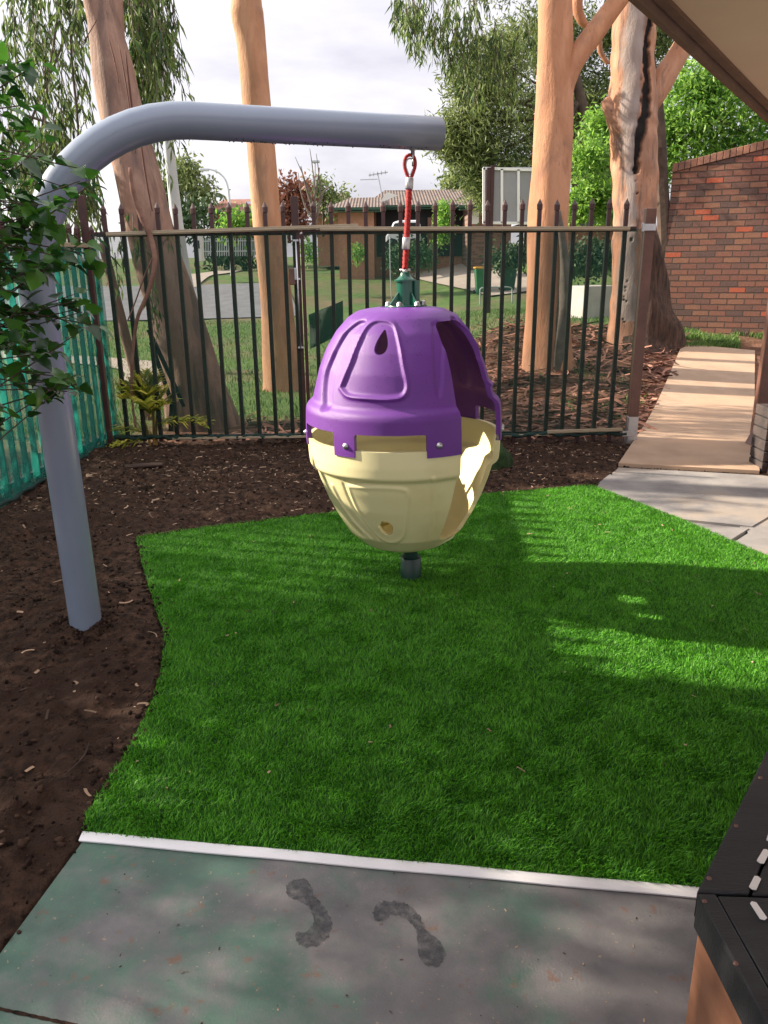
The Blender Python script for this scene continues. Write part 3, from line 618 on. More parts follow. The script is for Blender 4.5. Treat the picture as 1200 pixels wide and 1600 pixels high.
def blot(name, pxs, **kw):
    P = [gnd(x, y, .0015) for x, y in pxs]; P2, _ = resample(P + [P[0]], [0] * (len(P) + 1), 6); P2 = P2[:-1]
    c = sum(P2, Vector()) / len(P2); P3 = [p + (p - c).normalized() * random.uniform(-.0045, .0045) for p in P2]
    me = bpy.data.meshes.new(name); bm = bmesh.new(); f = bm.faces.new([bm.verts.new(p) for p in P3]); bmesh.ops.triangulate(bm, faces=[f]); bm.to_mesh(me); bm.free()
    o = link_mesh(name, me, m_wet, smooth=False, **kw); return o
blot('wet_footprint', [(446, 1385), (455, 1375), (474, 1373), (486, 1385), (492, 1400), (508, 1420), (518, 1440), (515, 1460), (500, 1475), (480, 1480), (466, 1474), (462, 1458), (480, 1455), (490, 1440), (484, 1420), (468, 1408), (450, 1400)],
     label='dark wet footprint shaped like a bent boomerang, nearer the turf corner on the left', cat='footprint')
blot('wet_footprint', [(582, 1425), (592, 1410), (620, 1408), (640, 1415), (655, 1430), (668, 1455), (686, 1468), (696, 1490), (690, 1506), (670, 1510), (655, 1495), (652, 1470), (648, 1450), (632, 1435), (612, 1430), (600, 1438), (586, 1438)],
     label='dark wet footprint with a round solid heel, to the right of the other', cat='footprint')

# ------------------------------------------------ swing arch pole
p0 = gnd(136, 985, 0); hook = at(645, 238, 3.88)
armz = hook.z + .085
ctrl_s = Vector((p0.x, p0.y, -.3)); xtop = p0.x - .02
e = at(686, 212, 3.92); A = Vector((xtop, p0.y + .02, armz + .02)); 
ad_ = (Vector((e.x, e.y, armz)) - A); hd = Vector((ad_.x, ad_.y, 0)).normalized(); rad_b = .66
pts = [ctrl_s, Vector((p0.x, p0.y, 0)), Vector((p0.x - .01, p0.y, 1.0)), Vector((xtop, p0.y + .01, armz - rad_b))]
for i in range(1, 15):
    th = math.pi / 2 * i / 14; pts.append(Vector((xtop, p0.y + .01, armz - rad_b)) + hd * (rad_b * (1 - math.cos(th))) + Vector((0, 0, rad_b * math.sin(th))))
last = pts[-1]; endp = Vector((e.x, e.y, armz - .005)) 
for i in range(1, 5): pts.append(last.lerp(endp, i / 4))
mb = MB(); mb.tube(pts, .0705, 48)
archr = empty('swing_frame', (p0.x, p0.y, 0), label='thick grey blue steel pole bent over into a horizontal arm above the pod', cat='swing frame')
fp = mb.build('arch_tube', m_pole, archr, smooth=True)
mb = MB(); mb.tube([endp + hd * .0005, endp + hd * .004], .068, 40); mb.build('end_cap', m_pole, archr, bevel=.001)
mb = MB(); hk = Vector((hook.x, hook.y, armz - .07)); mb.lathe([(0, .012), (.016, .01), (.016, -.006), (.009, -.008), (.009, -.03), (0, -.03)], hk, 16); mb.build('eye_bolt', m_steel, archr, smooth=True)
# water drops under the arm
mb = MB()
for i in range(46):
    t = random.uniform(.1, 1.0); q = last.lerp(endp, t) + Vector((0, random.uniform(-.035, .01), 0)); q.z -= math.sqrt(.0705 ** 2 - (q.y - last.lerp(endp, t).y) ** 2) * .995
    mb.lathe([(0, -.0045), (.003, -.002), (.003, .001), (0, .003)], q, 6)
mb.build('water_drops', m_glass, archr, kind='stuff')

# ------------------------------------------------ egg pod (axis through pod_base .. hub)
PA = Vector((gnd(642, 905, 0).x, 3.88, 0)); HT = Vector((at(634, 478, 3.88).x, 3.88, 1.41))
tilt = (HT - PA).normalized()
TM = tilt.rotation_difference(Vector((0, 0, 1))).inverted().to_matrix().to_4x4()
def podpt(p): return PA + (TM @ Vector(p))
pod = empty('egg_pod', (PA.x, PA.y, .2), label='purple and cream plastic egg shaped pod hanging above the turf', cat='egg pod')
PROF = [(.14, .205), (.22, .235), (.30, .31), (.352, .40), (.395, .49), (.428, .58), (.448, .648), (.476, .668), (.481, .72), (.482, .80),
        (.481, .86), (.476, .94), (.468, .962), (.440, .985), (.425, 1.04), (.400, 1.13), (.362, 1.22), (.312, 1.30), (.25, 1.365), (.19, 1.398), (.05, 1.408)]
pz = np.array([p[1] for p in PROF]); pr = np.array([p[0] for p in PROF])
def prof_r(z): return np.interp(z, pz, pr)
TMi = TM.inverted()
def surf(px, py):                        # pixel -> (phi, z) on the pod's front
    d = TMi @ ray(px, py); o = TMi @ (Vector((0, 0, CAM_H)) - PA - Vector((-.022, 0, 0)))
    t = 2.9
    while t < 4.8:
        p = o + d * t
        if math.hypot(p.x, p.y) < prof_r(p.z): return math.atan2(p.x, -p.y), p.z
        t += .002
    return None
def curve(pl, close=False):
    q = [surf(*p) for p in pl]; q = [p for p in q if p]
    pts = [Vector((a, z, 0)) for a, z in q]
    if close: pts.append(pts[0])
    P, _ = resample(pts, [0] * len(pts), 5); return np.array([(p.x, p.y) for p in P])
def ridge(PH, Zg, c, w, h, power=2):
    d = np.full(PH.shape, 9.0)
    for i in range(len(c) - 1):
        ax, az = c[i]; bx, bz = c[i + 1]; s_ = .44
        dx = (bx - ax) * s_; dz = bz - az; l2 = dx * dx + dz * dz + 1e-12; ex = (PH - ax) * s_; ez = Zg - az
        t = np.clip((ex * dx + ez * dz) / l2, 0, 1); d = np.minimum(d, np.hypot(ex - t * dx, ez - t * dz))
    return h * np.exp(-(d / w) ** power)
def inner_depth(PH, Zg, c, h, soft=.018):
    pts = [(a * .44, z) for a, z in c]; ins = poly_in(pts, PH * .44, Zg)
    d = dist_poly(np.array(pts), PH * .44, Zg); sd = np.where(ins, d, -d); return h * sst(-soft * .3, soft, sd)
up1 = curve([(534, 605), (550, 565), (566, 525), (580, 505), (598, 499), (616, 507), (624, 535), (630, 570), (636, 602), (630, 618), (612, 623), (575, 622), (545, 618)], True)
up_rec = curve([(516, 640), (522, 600), (533, 560), (552, 525), (572, 503), (562, 501), (540, 518), (522, 548), (507, 590), (500, 640)], True)
up_r = curve([(672, 505), (674, 540), (676, 580), (679, 615), (690, 618), (694, 560), (688, 505)], True)
up_l = curve([(494, 600), (500, 570), (515, 535), (528, 515), (520, 535), (508, 570), (503, 605)], True)
lo1 = curve([(545, 760), (590, 762), (625, 764), (637, 772), (636, 800), (630, 838), (612, 848), (594, 840), (574, 820), (556, 790)], True)
lo2 = curve([(520, 760), (535, 790), (556, 818), (580, 842)])
lo3 = curve([(536, 757), (550, 790), (570, 818), (592, 843)])
lo4 = curve([(678, 748), (677, 800), (672, 845)])
def relief_up(PH, Zg):
    r = np.zeros(PH.shape)
    for sh in (0, math.pi, -math.pi, 1.9, -1.9 - .3):
        P = PH - sh
        r += ridge(P, Zg, up1, .011, .011) + inner_depth(P, Zg, up1, -.004)
        if abs(sh) < 3.5: r += inner_depth(P, Zg, up_rec, -.022, .022)
        if sh in (0,): r += inner_depth(P, Zg, up_l, -.014, .02) + inner_depth(P, Zg, up_r, -.010, .02)
    return r
def relief_lo(PH, Zg):
    r = np.zeros(PH.shape)
    for sh in (0, math.pi, -math.pi, -1.9):
        P = PH - sh
        r += ridge(P, Zg, lo1, .010, .008) + inner_depth(P, Zg, lo1, .006) + ridge(P, Zg, lo2, .012, .010) + ridge(P, Zg, lo3, .008, -.006) + ridge(P, Zg, lo4, .008, .006)
    return r
def shell(z0, z1, relief, nz_, closed_top, dr=0.0):
    nph = 640; ph = np.linspace(-math.pi, math.pi, nph, endpoint=False)
    if closed_top: tz = np.concatenate([np.linspace(z0, 1.365, nz_), [1.378, 1.390, 1.398, 1.403, 1.406]])
    else: tz = np.concatenate([[.205, .208, .213, .222], np.linspace(.235, z1, nz_)])
    PH, Zg = np.meshgrid(ph, tz, indexing='ij'); Rr = prof_r(Zg) 
    # soften the profile
    Rr = (prof_r(Zg - .008) + 2 * Rr + prof_r(Zg + .008)) / 4
    Ro = Rr + relief(PH, Zg) + dr; Ri = Rr - .022 + dr + np.minimum(relief(PH, Zg), 0)
    if closed_top: Ri = Ri * 1.0
    def surfv(Rx, dz): return np.stack([Rx * np.sin(PH), -Rx * np.cos(PH), Zg + dz], -1)
    dzin = np.zeros(PH.shape)
    if closed_top: dzin = -.02 * sst(1.25, 1.40, Zg)
    else: dzin = .02 * sst(.32, .21, Zg)
    Vo = surfv(Ro, 0); Vi = surfv(np.maximum(Ri, .02), dzin); nzt = len(tz); F = []
    for base, flip in ((0, False), (nph * nzt, True)):
        i, j = np.meshgrid(np.arange(nph), np.arange(nzt - 1), indexing='ij'); i2 = (i + 1) % nph
        q = np.stack([i * nzt + j, i2 * nzt + j, i2 * nzt + j + 1, i * nzt + j + 1], -1).reshape(-1, 4) + base
        F.append(q[:, ::-1] if flip else q)
    i = np.arange(nph); i2 = (i + 1) % nph; o_ = nph * nzt
    F.append(np.stack([i * nzt, i * nzt + o_, i2 * nzt + o_, i2 * nzt], 1)); j = nzt - 1
    F.append(np.stack([i * nzt + j, i2 * nzt + j, i2 * nzt + j + o_, i * nzt + j + o_], 1))
    return np.concatenate([Vo.reshape(-1, 3), Vi.reshape(-1, 3)]), np.concatenate(F)
def cutter(outline):                     # (phi, z) outline pushed radially into a wedge
    n = len(outline); v = []
    for rr_ in (.18, .62):
        for a, z in outline: v.append((rr_ * math.sin(a), -rr_ * math.cos(a), z))
    bm = bmesh.new(); vs = [bm.verts.new(p) for p in v]
    f1 = bm.faces.new(vs[:n]); f2 = bm.faces.new(vs[n:])
    for i in range(n): bm.faces.new((vs[i], vs[(i + 1) % n], vs[n + (i + 1) % n], vs[n + i]))
    bmesh.ops.triangulate(bm, faces=[f1, f2]); bmesh.ops.recalc_face_normals(bm, faces=bm.faces)
    return bm
def rrect(a0, a1, z0, z1, r=.02, s_=.46):
    pts = []; ra = r / s_
    for (ca, cz, t0) in ((a1 - ra, z1 - r, 0), (a0 + ra, z1 - r, 90), (a0 + ra, z0 + r, 180), (a1 - ra, z0 + r, 270)):
        for k in range(5): t = R(t0 + 22.5 * k); pts.append((ca + ra * math.cos(t), cz + r * math.sin(t)))
    # subdivide long horizontal spans so the cut follows the curve
    out = []
    for i in range(len(pts)):
        a = pts[i]; b = pts[(i + 1) % len(pts)]; m_ = max(1, int(abs(a[0] - b[0]) / .12))
        for k in range(m_): out.append((a[0] + (b[0] - a[0]) * k / m_, a[1] + (b[1] - a[1]) * k / m_))
    return out
SHX = -.022
def make_shell(name, V, F, cuts, mat_):
    me = bpy.data.meshes.new(name); 
    bmx = bmesh.new(); vs = [bmx.verts.new(p) for p in V.tolist()]
    for q in F.tolist(): bmx.faces.new([vs[i] for i in q])
    bmesh.ops.recalc_face_normals(bmx, faces=bmx.faces); bmx.to_mesh(me); bmx.free()
    o = bpy.data.objects.new(name, me); C.objects.link(o); cs = []
    for c in cuts:
        mc = bpy.data.meshes.new('cut'); bm = cutter(c); bm.to_mesh(mc); bm.free()
        oc = bpy.data.objects.new('cut', mc); C.objects.link(oc); cs.append(oc)
        md = o.modifiers.new('b', 'BOOLEAN'); md.operation = 'DIFFERENCE'; md.object = oc; md.solver = 'EXACT'
    dg = bpy.context.evaluated_depsgraph_get(); dg.update(); m2 = bpy.data.meshes.new_from_object(o.evaluated_get(dg))
    bpy.data.objects.remove(o)
    for c in cs: bpy.data.objects.remove(c)
    m2.transform(Matrix.Translation(PA - Vector(pod.location) + Vector((SHX, 0, 0))) @ TM)
    m2.materials.clear()
    try: m2.set_sharp_from_angle(angle=R(38))
    except Exception: pass
    return link_mesh(name, m2, mat_, pod, True)
D0, D1 = R(31), R(72)
tear = curve([(594, 512), (602, 518), (607, 530), (606, 545), (598, 556), (588, 556), (582, 546), (584, 530), (588, 519)])
tq = surf(597, 535)
teard = [(tq[0] + .090 * math.sin(t_) * (1 - .45 * math.cos(t_)) * .9 + .012 * math.cos(t_), tq[1] + .052 * math.cos(t_)) for t_ in [2 * math.pi * k / 28 for k in range(28)]]
slots = [(-.50, .19), (-1.34, -.74), (-2.2, -1.6), (2.45, 3.05), (1.55, 2.15), (-3.0, -2.45)]
cuts_u = [rrect(D0, D1, .60, 1.345, .05), teard, rrect(R(-150), R(-128), .60, 1.10, .05)]
cuts_u += [rrect(a, b, .70, .878, .012) for a, b in slots]
V, F = shell(.772, 1.4, relief_up, 150, True, .004); make_shell('upper_shell', V, F, cuts_u, m_purple)
# ring of cream rim: tabs of the upper shell overlap it
V, F = shell(.2, .802, relief_lo, 130, False, -.003)
vent = [(float(a), float(z)) for a, z in curve([(596, 814), (606, 815), (614, 823), (613, 833), (606, 836), (596, 830), (591, 822)])]
make_shell('lower_shell', V, F, [rrect(D0, D1, .30, .95, .05), vent], m_cream)
# bench seat inside, floor
mb = MB(); mb.lathe([(0, .235), (.17, .235), (.235, .27), (.235, .262), (.16, .22), (0, .22)], (0, 0, 0), 40, None)
o = mb; o.v = [tuple(podpt(v)) for v in o.v]; o.build('floor_pan', m_cream, pod, smooth=True)
mb = MB()
for a0 in (-2.35,):
    ring = [(.13, .45), (.36, .45), (.36, .42), (.13, .42)]; n = 22; vs = []
    for i in range(n + 1):
        a = a0 - .9 + 1.8 * i / n
        for r_, z_ in ring: vs.append(tuple(podpt((r_ * math.sin(a), -r_ * math.cos(a), z_))))
    mb.add(vs, [(i * 4 + j, i * 4 + (j + 1) % 4, (i + 1) * 4 + (j + 1) % 4, (i + 1) * 4 + j) for i in range(n) for j in range(4)] + [(0, 1, 2, 3), tuple(n * 4 + j for j in (3, 2, 1, 0))])
mb.build('inner_seat', m_cream, pod, bevel=.008)
# vent plug disc
va, vz = surf(603, 825); rr_ = float(prof_r(vz))
def radial_bolt(a, z, s_, name='bolt', mat_=None, out=.004):
    r_ = float(prof_r(z)) + out; c = podpt((r_ * math.sin(a), -r_ * math.cos(a), z)) + Vector((SHX, 0, 0)); dr_ = TM @ Vector((math.sin(a), -math.cos(a), 0))
    q = Vector((0, 0, 1)).rotation_difference(dr_).to_matrix().to_4x4()
    mb = MB(); mb.lathe([(0, s_ * .75), (s_ * .5, s_ * .7), (s_ * .9, s_ * .4), (s_, 0), (s_ * 1.35, -.001), (s_ * 1.35, -.004), (0, -.004)], c, 18, q); return mb.build(name, mat_ or m_steel, pod, smooth=True)
for pxx, pyy in ((541, 697), (686, 696), (477, 672)):
    q = surf(pxx, pyy)
    if q: radial_bolt(q[0], q[1], .011, out=.008)
q = surf(541, 697)
for a in (D1 + .09, 1.47, 2.3, -2.32, -1.45): radial_bolt(a, q[1], .011, out=.008)
# green hub, flange with gussets
hb = empty('hub_dummy') if False else None
mb = MB(); mb.lathe([(0, 1.412), (.098, 1.412), (.100, 1.408), (.100, 1.400), (.0, 1.400)], (0, 0, 0), 40)
mb.lathe([(0, 1.412), (.042, 1.412), (.042, 1.520), (.052, 1.521), (.052, 1.529), (.042, 1.53), (.026, 1.545), (.022, 1.56), (0, 1.561)], (0, 0, 0), 32)
for k in range(4):
    a = R(35 + 90 * k); c, s_ = math.cos(a), math.sin(a); t_ = .003
    P = [(.04, 1.412), (.094, 1.412), (.094, 1.418), (.04, 1.475)]
    vs = [(r_ * c - s_ * t_ * sg, r_ * s_ + c * t_ * sg, z_) for sg in (-1, 1) for r_, z_ in P]
    mb.add(vs, [(0, 1, 2, 3), (7, 6, 5, 4), (0, 4, 5, 1), (1, 5, 6, 2), (2, 6, 7, 3), (3, 7, 4, 0)])
mb.lathe([(0, 1.44), (.016, 1.44), (.016, 1.522), (0, 1.523)], (.05, -.012, 0), 14)
mb.v = [tuple(podpt(v)) for v in mb.v]; hubo = mb.build('hub', m_green, pod, smooth=True)
try: hubo.data.set_sharp_from_angle(angle=R(35))
except Exception: pass
for k in range(6):
    a = R(8 + 60 * k); mb = MB(); mb.lathe([(0, 1.432), (.008, 1.430), (.012, 1.424), (.013, 1.414), (.0145, 1.412), (.0145, 1.409), (0, 1.409)], (.085 * math.cos(a), .085 * math.sin(a), 0), 14)
    mb.v = [tuple(podpt(v)) for v in mb.v]; mb.build('hub_bolt', m_steel, hubo, smooth=True)
# dew on the purple shell
mb = MB()
for i in range(420):
    a = random.uniform(-1.3, .4); z = random.uniform(.86, 1.38)
    if random.random() > math.exp(-((a - .05) / .5) ** 2) + .15: continue
    rrel = float(relief_up(np.array([a]), np.array([z]))[0]) if i % 1 == 0 else 0
    r_ = float(prof_r(z)) + .0035 + rrel; s_ = random.uniform(.0009, .0024)
    mb.lathe([(0, s_ * .6), (s_ * .8, s_ * .3), (s_, 0), (s_ * .8, -s_ * .4), (0, -s_ * .5)], podpt((r_ * math.sin(a), -r_ * math.cos(a), z)) + Vector((SHX, 0, 0)), 6)
mb.build('dew_drops', m_glass, pod, kind='stuff', smooth=True)
# ground post
gp_ = empty('ground_post', (PA.x, PA.y, 0), label='short dark green steel post rising out of the turf beneath the pod', cat='post')
mb = MB(); mb.lathe([(.036, .24), (.036, .10), (.036, .0)], PA, 32); mb.build('spindle', m_dkgreen, gp_, smooth=True)
mb = MB(); mb.lathe([(.036, .128), (.050, .132), (.0545, .128), (.0545, .0), (.0545, -.05)], PA, 36); mb.build('ground_sleeve', m_dkgreen, gp_, smooth=True)

# red rope with ferrules
ropetop = at(643, 258, 3.88); ropebot = podpt((0, 0, 1.575))
rp = empty('safety_rope', tuple(ropetop), label='red plaited rope with steel ferrules joining the arm to the pod', cat='rope')
tp_ = ropetop + Vector((0, 0, .045)); lw = .024
def ropepts(a, b, n=30): return [a.lerp(b, i / n) for i in range(n + 1)]
mb = MB()
bt = at(640, 275, 3.88)
loop = [bt + Vector((-.004, 0, -.01)), bt + Vector((-.016, 0, .015)), bt + Vector((-lw, 0, .048)), bt + Vector((-.017, 0, .078)), bt + Vector((0.002, 0, .088)), bt + Vector((.020, 0, .078)), bt + Vector((lw + .002, 0, .048)), bt + Vector((.017, 0, .015)), bt + Vector((.006, 0, -.01))]
mb.tube(loop, .0075, 12, smooth=6); mb.build('rope_loop', m_rope, rp, smooth=True)
mb = MB(); thm = [bt.lerp(p, .70) + Vector((0, 0, .012)) for p in loop]; mb.tube(thm, .0035, 8, smooth=5); mb.build('thimble', m_steel, rp, smooth=True)
mb = MB(); 
for ph_ in range(3):
    pts_ = []
    a_, b_ = bt + Vector((0, 0, -.02)), ropebot
    for i in range(90):
        t = i / 89; an = t * 42 + ph_ * 2.094; pts_.append(a_.lerp(b_, t) + Vector((math.cos(an) * .0065, math.sin(an) * .0065, 0)))
    mb.tube(pts_, .0082, 8)
mb.build('rope_strand', m_rope, rp, smooth=True)
for (pa, pb_) in (((640, 277), (639, 296)), ((635, 371), (634, 390))):
    a_ = at(pa[0], pa[1], 3.88); b_ = at(pb_[0], pb_[1], 3.88); mb = MB(); mb.tube([a_, a_.lerp(b_, .08), a_.lerp(b_, .92), b_], [.0165, .0185, .0185, .0165], 20); mb.build('ferrule', m_steel, rp, smooth=True)
mb = MB(); c = hk + Vector((0, 0, -.045)); mb.tube([c + Vector((0, -.016 * math.cos(a) * 1.0, .026 * math.sin(a))) for a in [i * math.pi / 8 for i in range(17)]], .0045, 8); mb.build('shackle', m_steel, rp, smooth=True)
mb = MB(); c = ropebot; mb.tube([c + Vector((-.025, 0, -.004)), c + Vector((.025, 0, -.004))], .006, 10); mb.tube([c + Vector((0, 0, .0)), c + Vector((0, 0, -.02))], .012, 10); mb.build('shackle', m_steel, rp, smooth=True)

# ------------------------------------------------ fence with double gates
FL = gnd(207, 692, 0); FR = gnd(978, 700, 0)
FY = (FL.y + FR.y) / 2
def fpt(px, py, D=None): return at(px, py, D or FY)
cl = at(168, 364, FY); cr_ = at(990, 356, FY)
railz = (cl.z + cr_.z) / 2
xL, xR = FL.x - .13, at(984, 500, FY).x; xmid = at(470, 450, FY).x
def spear(mb, x, y, z0, z1):
    w = .033
    mb.box((x, y, (z0 + z1 - .09) / 2), (w, w, z1 - .09 - z0))
    zt = z1 - .09
    mb.lathe([(.014, 0), (.0235, .004), (.0245, .045), (.016, .062), (.001, .09)], (x, y, zt), 8)
spikez = at(600, 313, FY).z
def paling_xs(x0, x1, pitch): n = round((x1 - x0) / pitch); return [x0 + (x1 - x0) * (i + .5) / n for i in range(n)]
pitch = (at(736, 340, FY).x - at(601, 340, FY).x) / 5
def gate(name, x0, x1, label, botz, bot_extra):
    g = empty(name, (x0, FY, 0), label=label, cat='gate')
    for x in paling_xs(x0 + .03, x1 - .03, pitch):
        mb = MB(); spear(mb, x, FY, bot_extra, spikez + random.uniform(-.006, .006)); mb.build('paling', m_brown, g)
    mb = MB(); mb.box(((x0 + x1) / 2, FY + .028, railz - .01), (x1 - x0, .03, .04)); mb.build('rail', m_brown, g)
    mb = MB(); mb.box(((x0 + x1) / 2, FY + .028, botz), (x1 - x0, .03, .04)); mb.build('rail', m_brown, g)
    return g
botz = at(800, 678, FY).z
gl = gate('steel_gate', xL + .06, xmid - .02, 'brown steel gate leaf with spear topped palings behind the small yellow palm', botz, .06)
gr = gate('steel_gate', xmid + .03, xR, 'brown steel gate leaf with spear topped palings behind the purple pod', botz, .02)
for gx, g_, zt in ((xmid + .005, gl, at(462, 307, FY).z),):
    mb = MB(); mb.box((gx - .03, FY, zt / 2), (.06, .04, zt)); mb.build('stile', m_brown, g_, bevel=.003)
mb = MB(); mb.box((xmid + .028, FY + .001, railz / 2), (.03, .035, railz - .05)); mb.build('stile', m_brown, gr, bevel=.003)
mb = MB(); a_ = at(462, 375, FY - .05); b_ = at(470, 545, FY - .05); mb.tube([a_, b_], .008, 12); mb.build('drop_bolt', m_steel, gl, smooth=True)
for py_ in (376, 436, 543):
    mb = MB(); q = at(462 + (py_ - 376) * .05, py_, FY - .04); mb.box(q, (.05, .03, .016)); mb.build('bolt_bracket', m_steel, gl, bevel=.003)
mb = MB(); mb.box(at(457, 432, FY - .04), (.055, .04, .14)); mb.build('latch_box', m_rustpost, gl, bevel=.008)
mb = MB(); mb.box(at(462, 428, FY - .045), (.02, .05, .10)); mb.build('latch_plate', m_steel, gl, bevel=.004)
# beige clip-on rails
def clip(a, b, parent, w=.045, h=.034):
    mb = MB(); mb.bar(a, b, .03, h, side=(0, 1, 0)); mb.bar(Vector(a) + Vector((0, -.016, -.004)), Vector(b) + Vector((0, -.016, -.004)), .006, h * .35, side=(0, 1, 0)); return mb.build('rail_cover', m_rail, parent, bevel=.006)
clip(at(166, 366, FY - .05), at(560, 353, FY - .05), gl)
clip(at(500, 357.5, FY - .055), at(984, 357, FY - .055), gr)
clip(at(270, 685, FY - .05), at(480, 682, FY - .05), gl, h=.022)
clip(at(855, 675, FY - .05), at(972, 671, FY - .05), gr, h=.03)
clip(at(478, 684, FY - .04), at(858, 679, FY - .04), gr, h=.014)
# posts
def post(name, x, y, z, w, m_, label, parent=None, z0=-.1):
    mb = MB(); mb.box((x, y, (z + z0) / 2), (w, w, z - z0)); return mb.build(name, m_, bevel=.004, label=label, cat='fence post') if not parent else mb.build(name, m_, parent, bevel=.004)
gpx = at(995, 500, FY)
gpo = empty('gate_post', (gpx.x, FY, 0), label='brown steel gate post with galvanised hinges at the edge of the path', cat='gate post')
post('post_tube', gpx.x + .035, FY, at(1005, 326, FY).z, .085, m_rustpost, '', gpo)
mb = MB(); mb.box((gpx.x + .02, FY - .045, railz), (.12, .02, .055)); mb.tube([(gpx.x - .03, FY - .05, railz - .035), (gpx.x - .03, FY - .05, railz + .035)], .013, 12); mb.build('hinge', m_steel, gpo, bevel=.003)
mb = MB(); mb.box((gpx.x - .01, FY - .045, botz), (.10, .02, .05)); mb.build('hinge', m_steel, gpo, bevel=.003)
mb = MB(); mb.box((gpx.x + .035, FY, .12), (.09, .09, .26)); mb.build('post_shoe', m_steel, gpo, bevel=.004)
post('corner_post', xL, FY - .02, at(163, 305, FY).z, .055, m_brown, 'dark brown corner post where the green covered fence meets the gates')
# shade cloth
def cloth_panel(name, a, b, z0, z1, m_, nrm, label, wave=.008, parent=None):
    a = Vector(a); b = Vector(b); nu, nv = 140, 50; V = []
    for i in range(nu + 1):
        for j in range(nv + 1):
            p = a.lerp(b, i / nu); z = z0 + (z1 - z0) * j / nv; l_ = (b - a).length * i / nu
            w_ = wave * (math.sin(l_ * 9 + z * 2) * .4 + math.sin(l_ * 41.5 + math.sin(z * 3)) * .35 + math.sin(l_ * 23 + z * 7) * .3)
            zz = z + (math.sin(l_ * 5) * .012 if j == 0 else 0)
            V.append((p.x + nrm[0] * w_, p.y + nrm[1] * w_, zz))
    o = np_mesh(name, V, gridF(nu + 1, nv + 1), m_, smooth=True, label=label, cat='shade cloth')
    hem = MB(); P_ = [a.lerp(b, i / 60) + Vector((nrm[0] * .006 * math.sin(i * .9), nrm[1] * .006 * math.sin(i * .9) - nrm[1] * .012, z0 + .012 + .008 * math.sin(i * 1.7) + .008 * math.sin(i * .6))) for i in range(61)]
    hem.tube(P_, [.016 + .006 * math.sin(i * 2.3) for i in range(61)], 8); hem.build('rolled_hem', m_hem, o, smooth=True); return o
cloth_panel('shade_cloth', (xL + .05, FY - .034, 0), (xmid - .02, FY - .034, 0), botz, railz - .01, m_cloth, (0, 1), 'see through green shade cloth on the gate leaf behind the small palm')
cloth_panel('shade_cloth', (xmid + .05, FY - .036, 0), (xR + .04, FY - .036, 0), botz - .01, railz - .01, m_cloth, (0, 1), 'see through green shade cloth on the gate leaf behind the purple pod')
# left fence along x = const
lx0 = gnd(188, 690, 0); lx1 = gnd(0, 797, 0); ldir = (lx1 - lx0).normalized(); lend = lx0 + ldir * 4.2
lzt = at(140, 384, lx0.y - .3).z
lf = empty('steel_fence', (lx0.x, lx0.y, 0), label='brown steel fence with green covered palings running along the left side', cat='fence')
npl = 27
for i in range(npl):
    p = lx0 + ldir * (.06 + i * .152); mb = MB(); nn = Vector((-ldir.y, ldir.x, 0)); c = p - nn * .0 + Vector((-.02, 0, 0))
    spear(mb, c.x, c.y, .03, lzt + .18); mb.build('paling', m_brown, lf)
mb = MB(); mb.bar(lx0 + Vector((-.05, 0, lzt)), lend + Vector((-.05, 0, lzt)), .03, .04, side=(1, 0, 0)); mb.build('rail', m_brown, lf)
mb = MB(); mb.bar(lx0 + Vector((-.05, 0, .1)), lend + Vector((-.05, 0, .1)), .03, .04, side=(1, 0, 0)); mb.build('rail', m_brown, lf)
clip(lx0 + Vector((.03, -.02, lzt)), lend + Vector((.03, 0, lzt)), lf)
cloth_panel('shade_cloth', lx0 + Vector((.012, -.03, 0)), lend + Vector((.012, 0, 0)), .03, lzt, m_clothl, (1, 0), 'bright teal shade cloth stretched along the left hand fence', .0025)

# ------------------------------------------------ trees
def leaf_mesh(P, Dv, Ln, Wd, droop=.0):
    n = len(P); Dv = Dv / np.linalg.norm(Dv, axis=1)[:, None]
    S = np.cross(Dv, rng.normal(size=(n, 3))); S /= np.linalg.norm(S, axis=1)[:, None] + 1e-9
    Nn = np.cross(Dv, S)
    mid = P + Dv * (Ln * .45)[:, None] + Nn * (Ln * .05)[:, None]
    V = np.stack([P, mid + S * (Wd / 2)[:, None], P + Dv * Ln[:, None] - np.array([0, 0, 1]) * (Ln * droop)[:, None], mid - S * (Wd / 2)[:, None]], 1)
    b = np.arange(n) * 4; F = np.concatenate([np.stack([b, b + 1, b + 2], 1), np.stack([b, b + 2, b + 3], 1)])
    return V.reshape(-1, 3), F, np.repeat(np.clip(rng.random(n) * .8 + rng.random(), 0, 1), 4)
def trunk_obj(name, pts, rad, mat_, parent, seg=20, k=8, wob=.06):
    mb = MB(); mb.tube(pts, rad, seg, wob=wob, smooth=k); return mb.build(name, mat_, parent, smooth=True)
def clump_leaves(cs, per, spread, Ln, Wd, down=.5, flat=1.0):
    cs = np.asarray(cs, float); n = len(cs) * per; c = np.repeat(cs, per, 0)
    off = rng.normal(size=(n, 3)) * spread * np.array([1, 1, flat]); P = c + off
    Dv = rng.normal(size=(n, 3)) * .8 + np.array([0, 0, -down]); a = np.repeat(rng.random(len(cs)), per)
    l = Ln * (.6 + .7 * rng.random(n)); V, F, _ = leaf_mesh(P, Dv, l, Wd * (.7 + .6 * rng.random(n)))
    return V, F, np.repeat(np.clip(a * .6 + rng.random(n) * .4, 0, 1), 4)
def ellips(n, c, r, shell_=.55):
    v = rng.normal(size=(n, 3)); v /= np.linalg.norm(v, axis=1)[:, None]; rr = (shell_ + (1 - shell_) * rng.random(n)) ** 1; rr = np.where(rng.random(n) < .3, rng.random(n) ** .5, rr)
    return np.array(c) + v * rr[:, None] * np.array(r)
def px_w(px_width, px, py, D): p = at(px, py, D); return px_width / 2 / FPX * (p - Vector((0, 0, CAM_H))).dot(fwd)

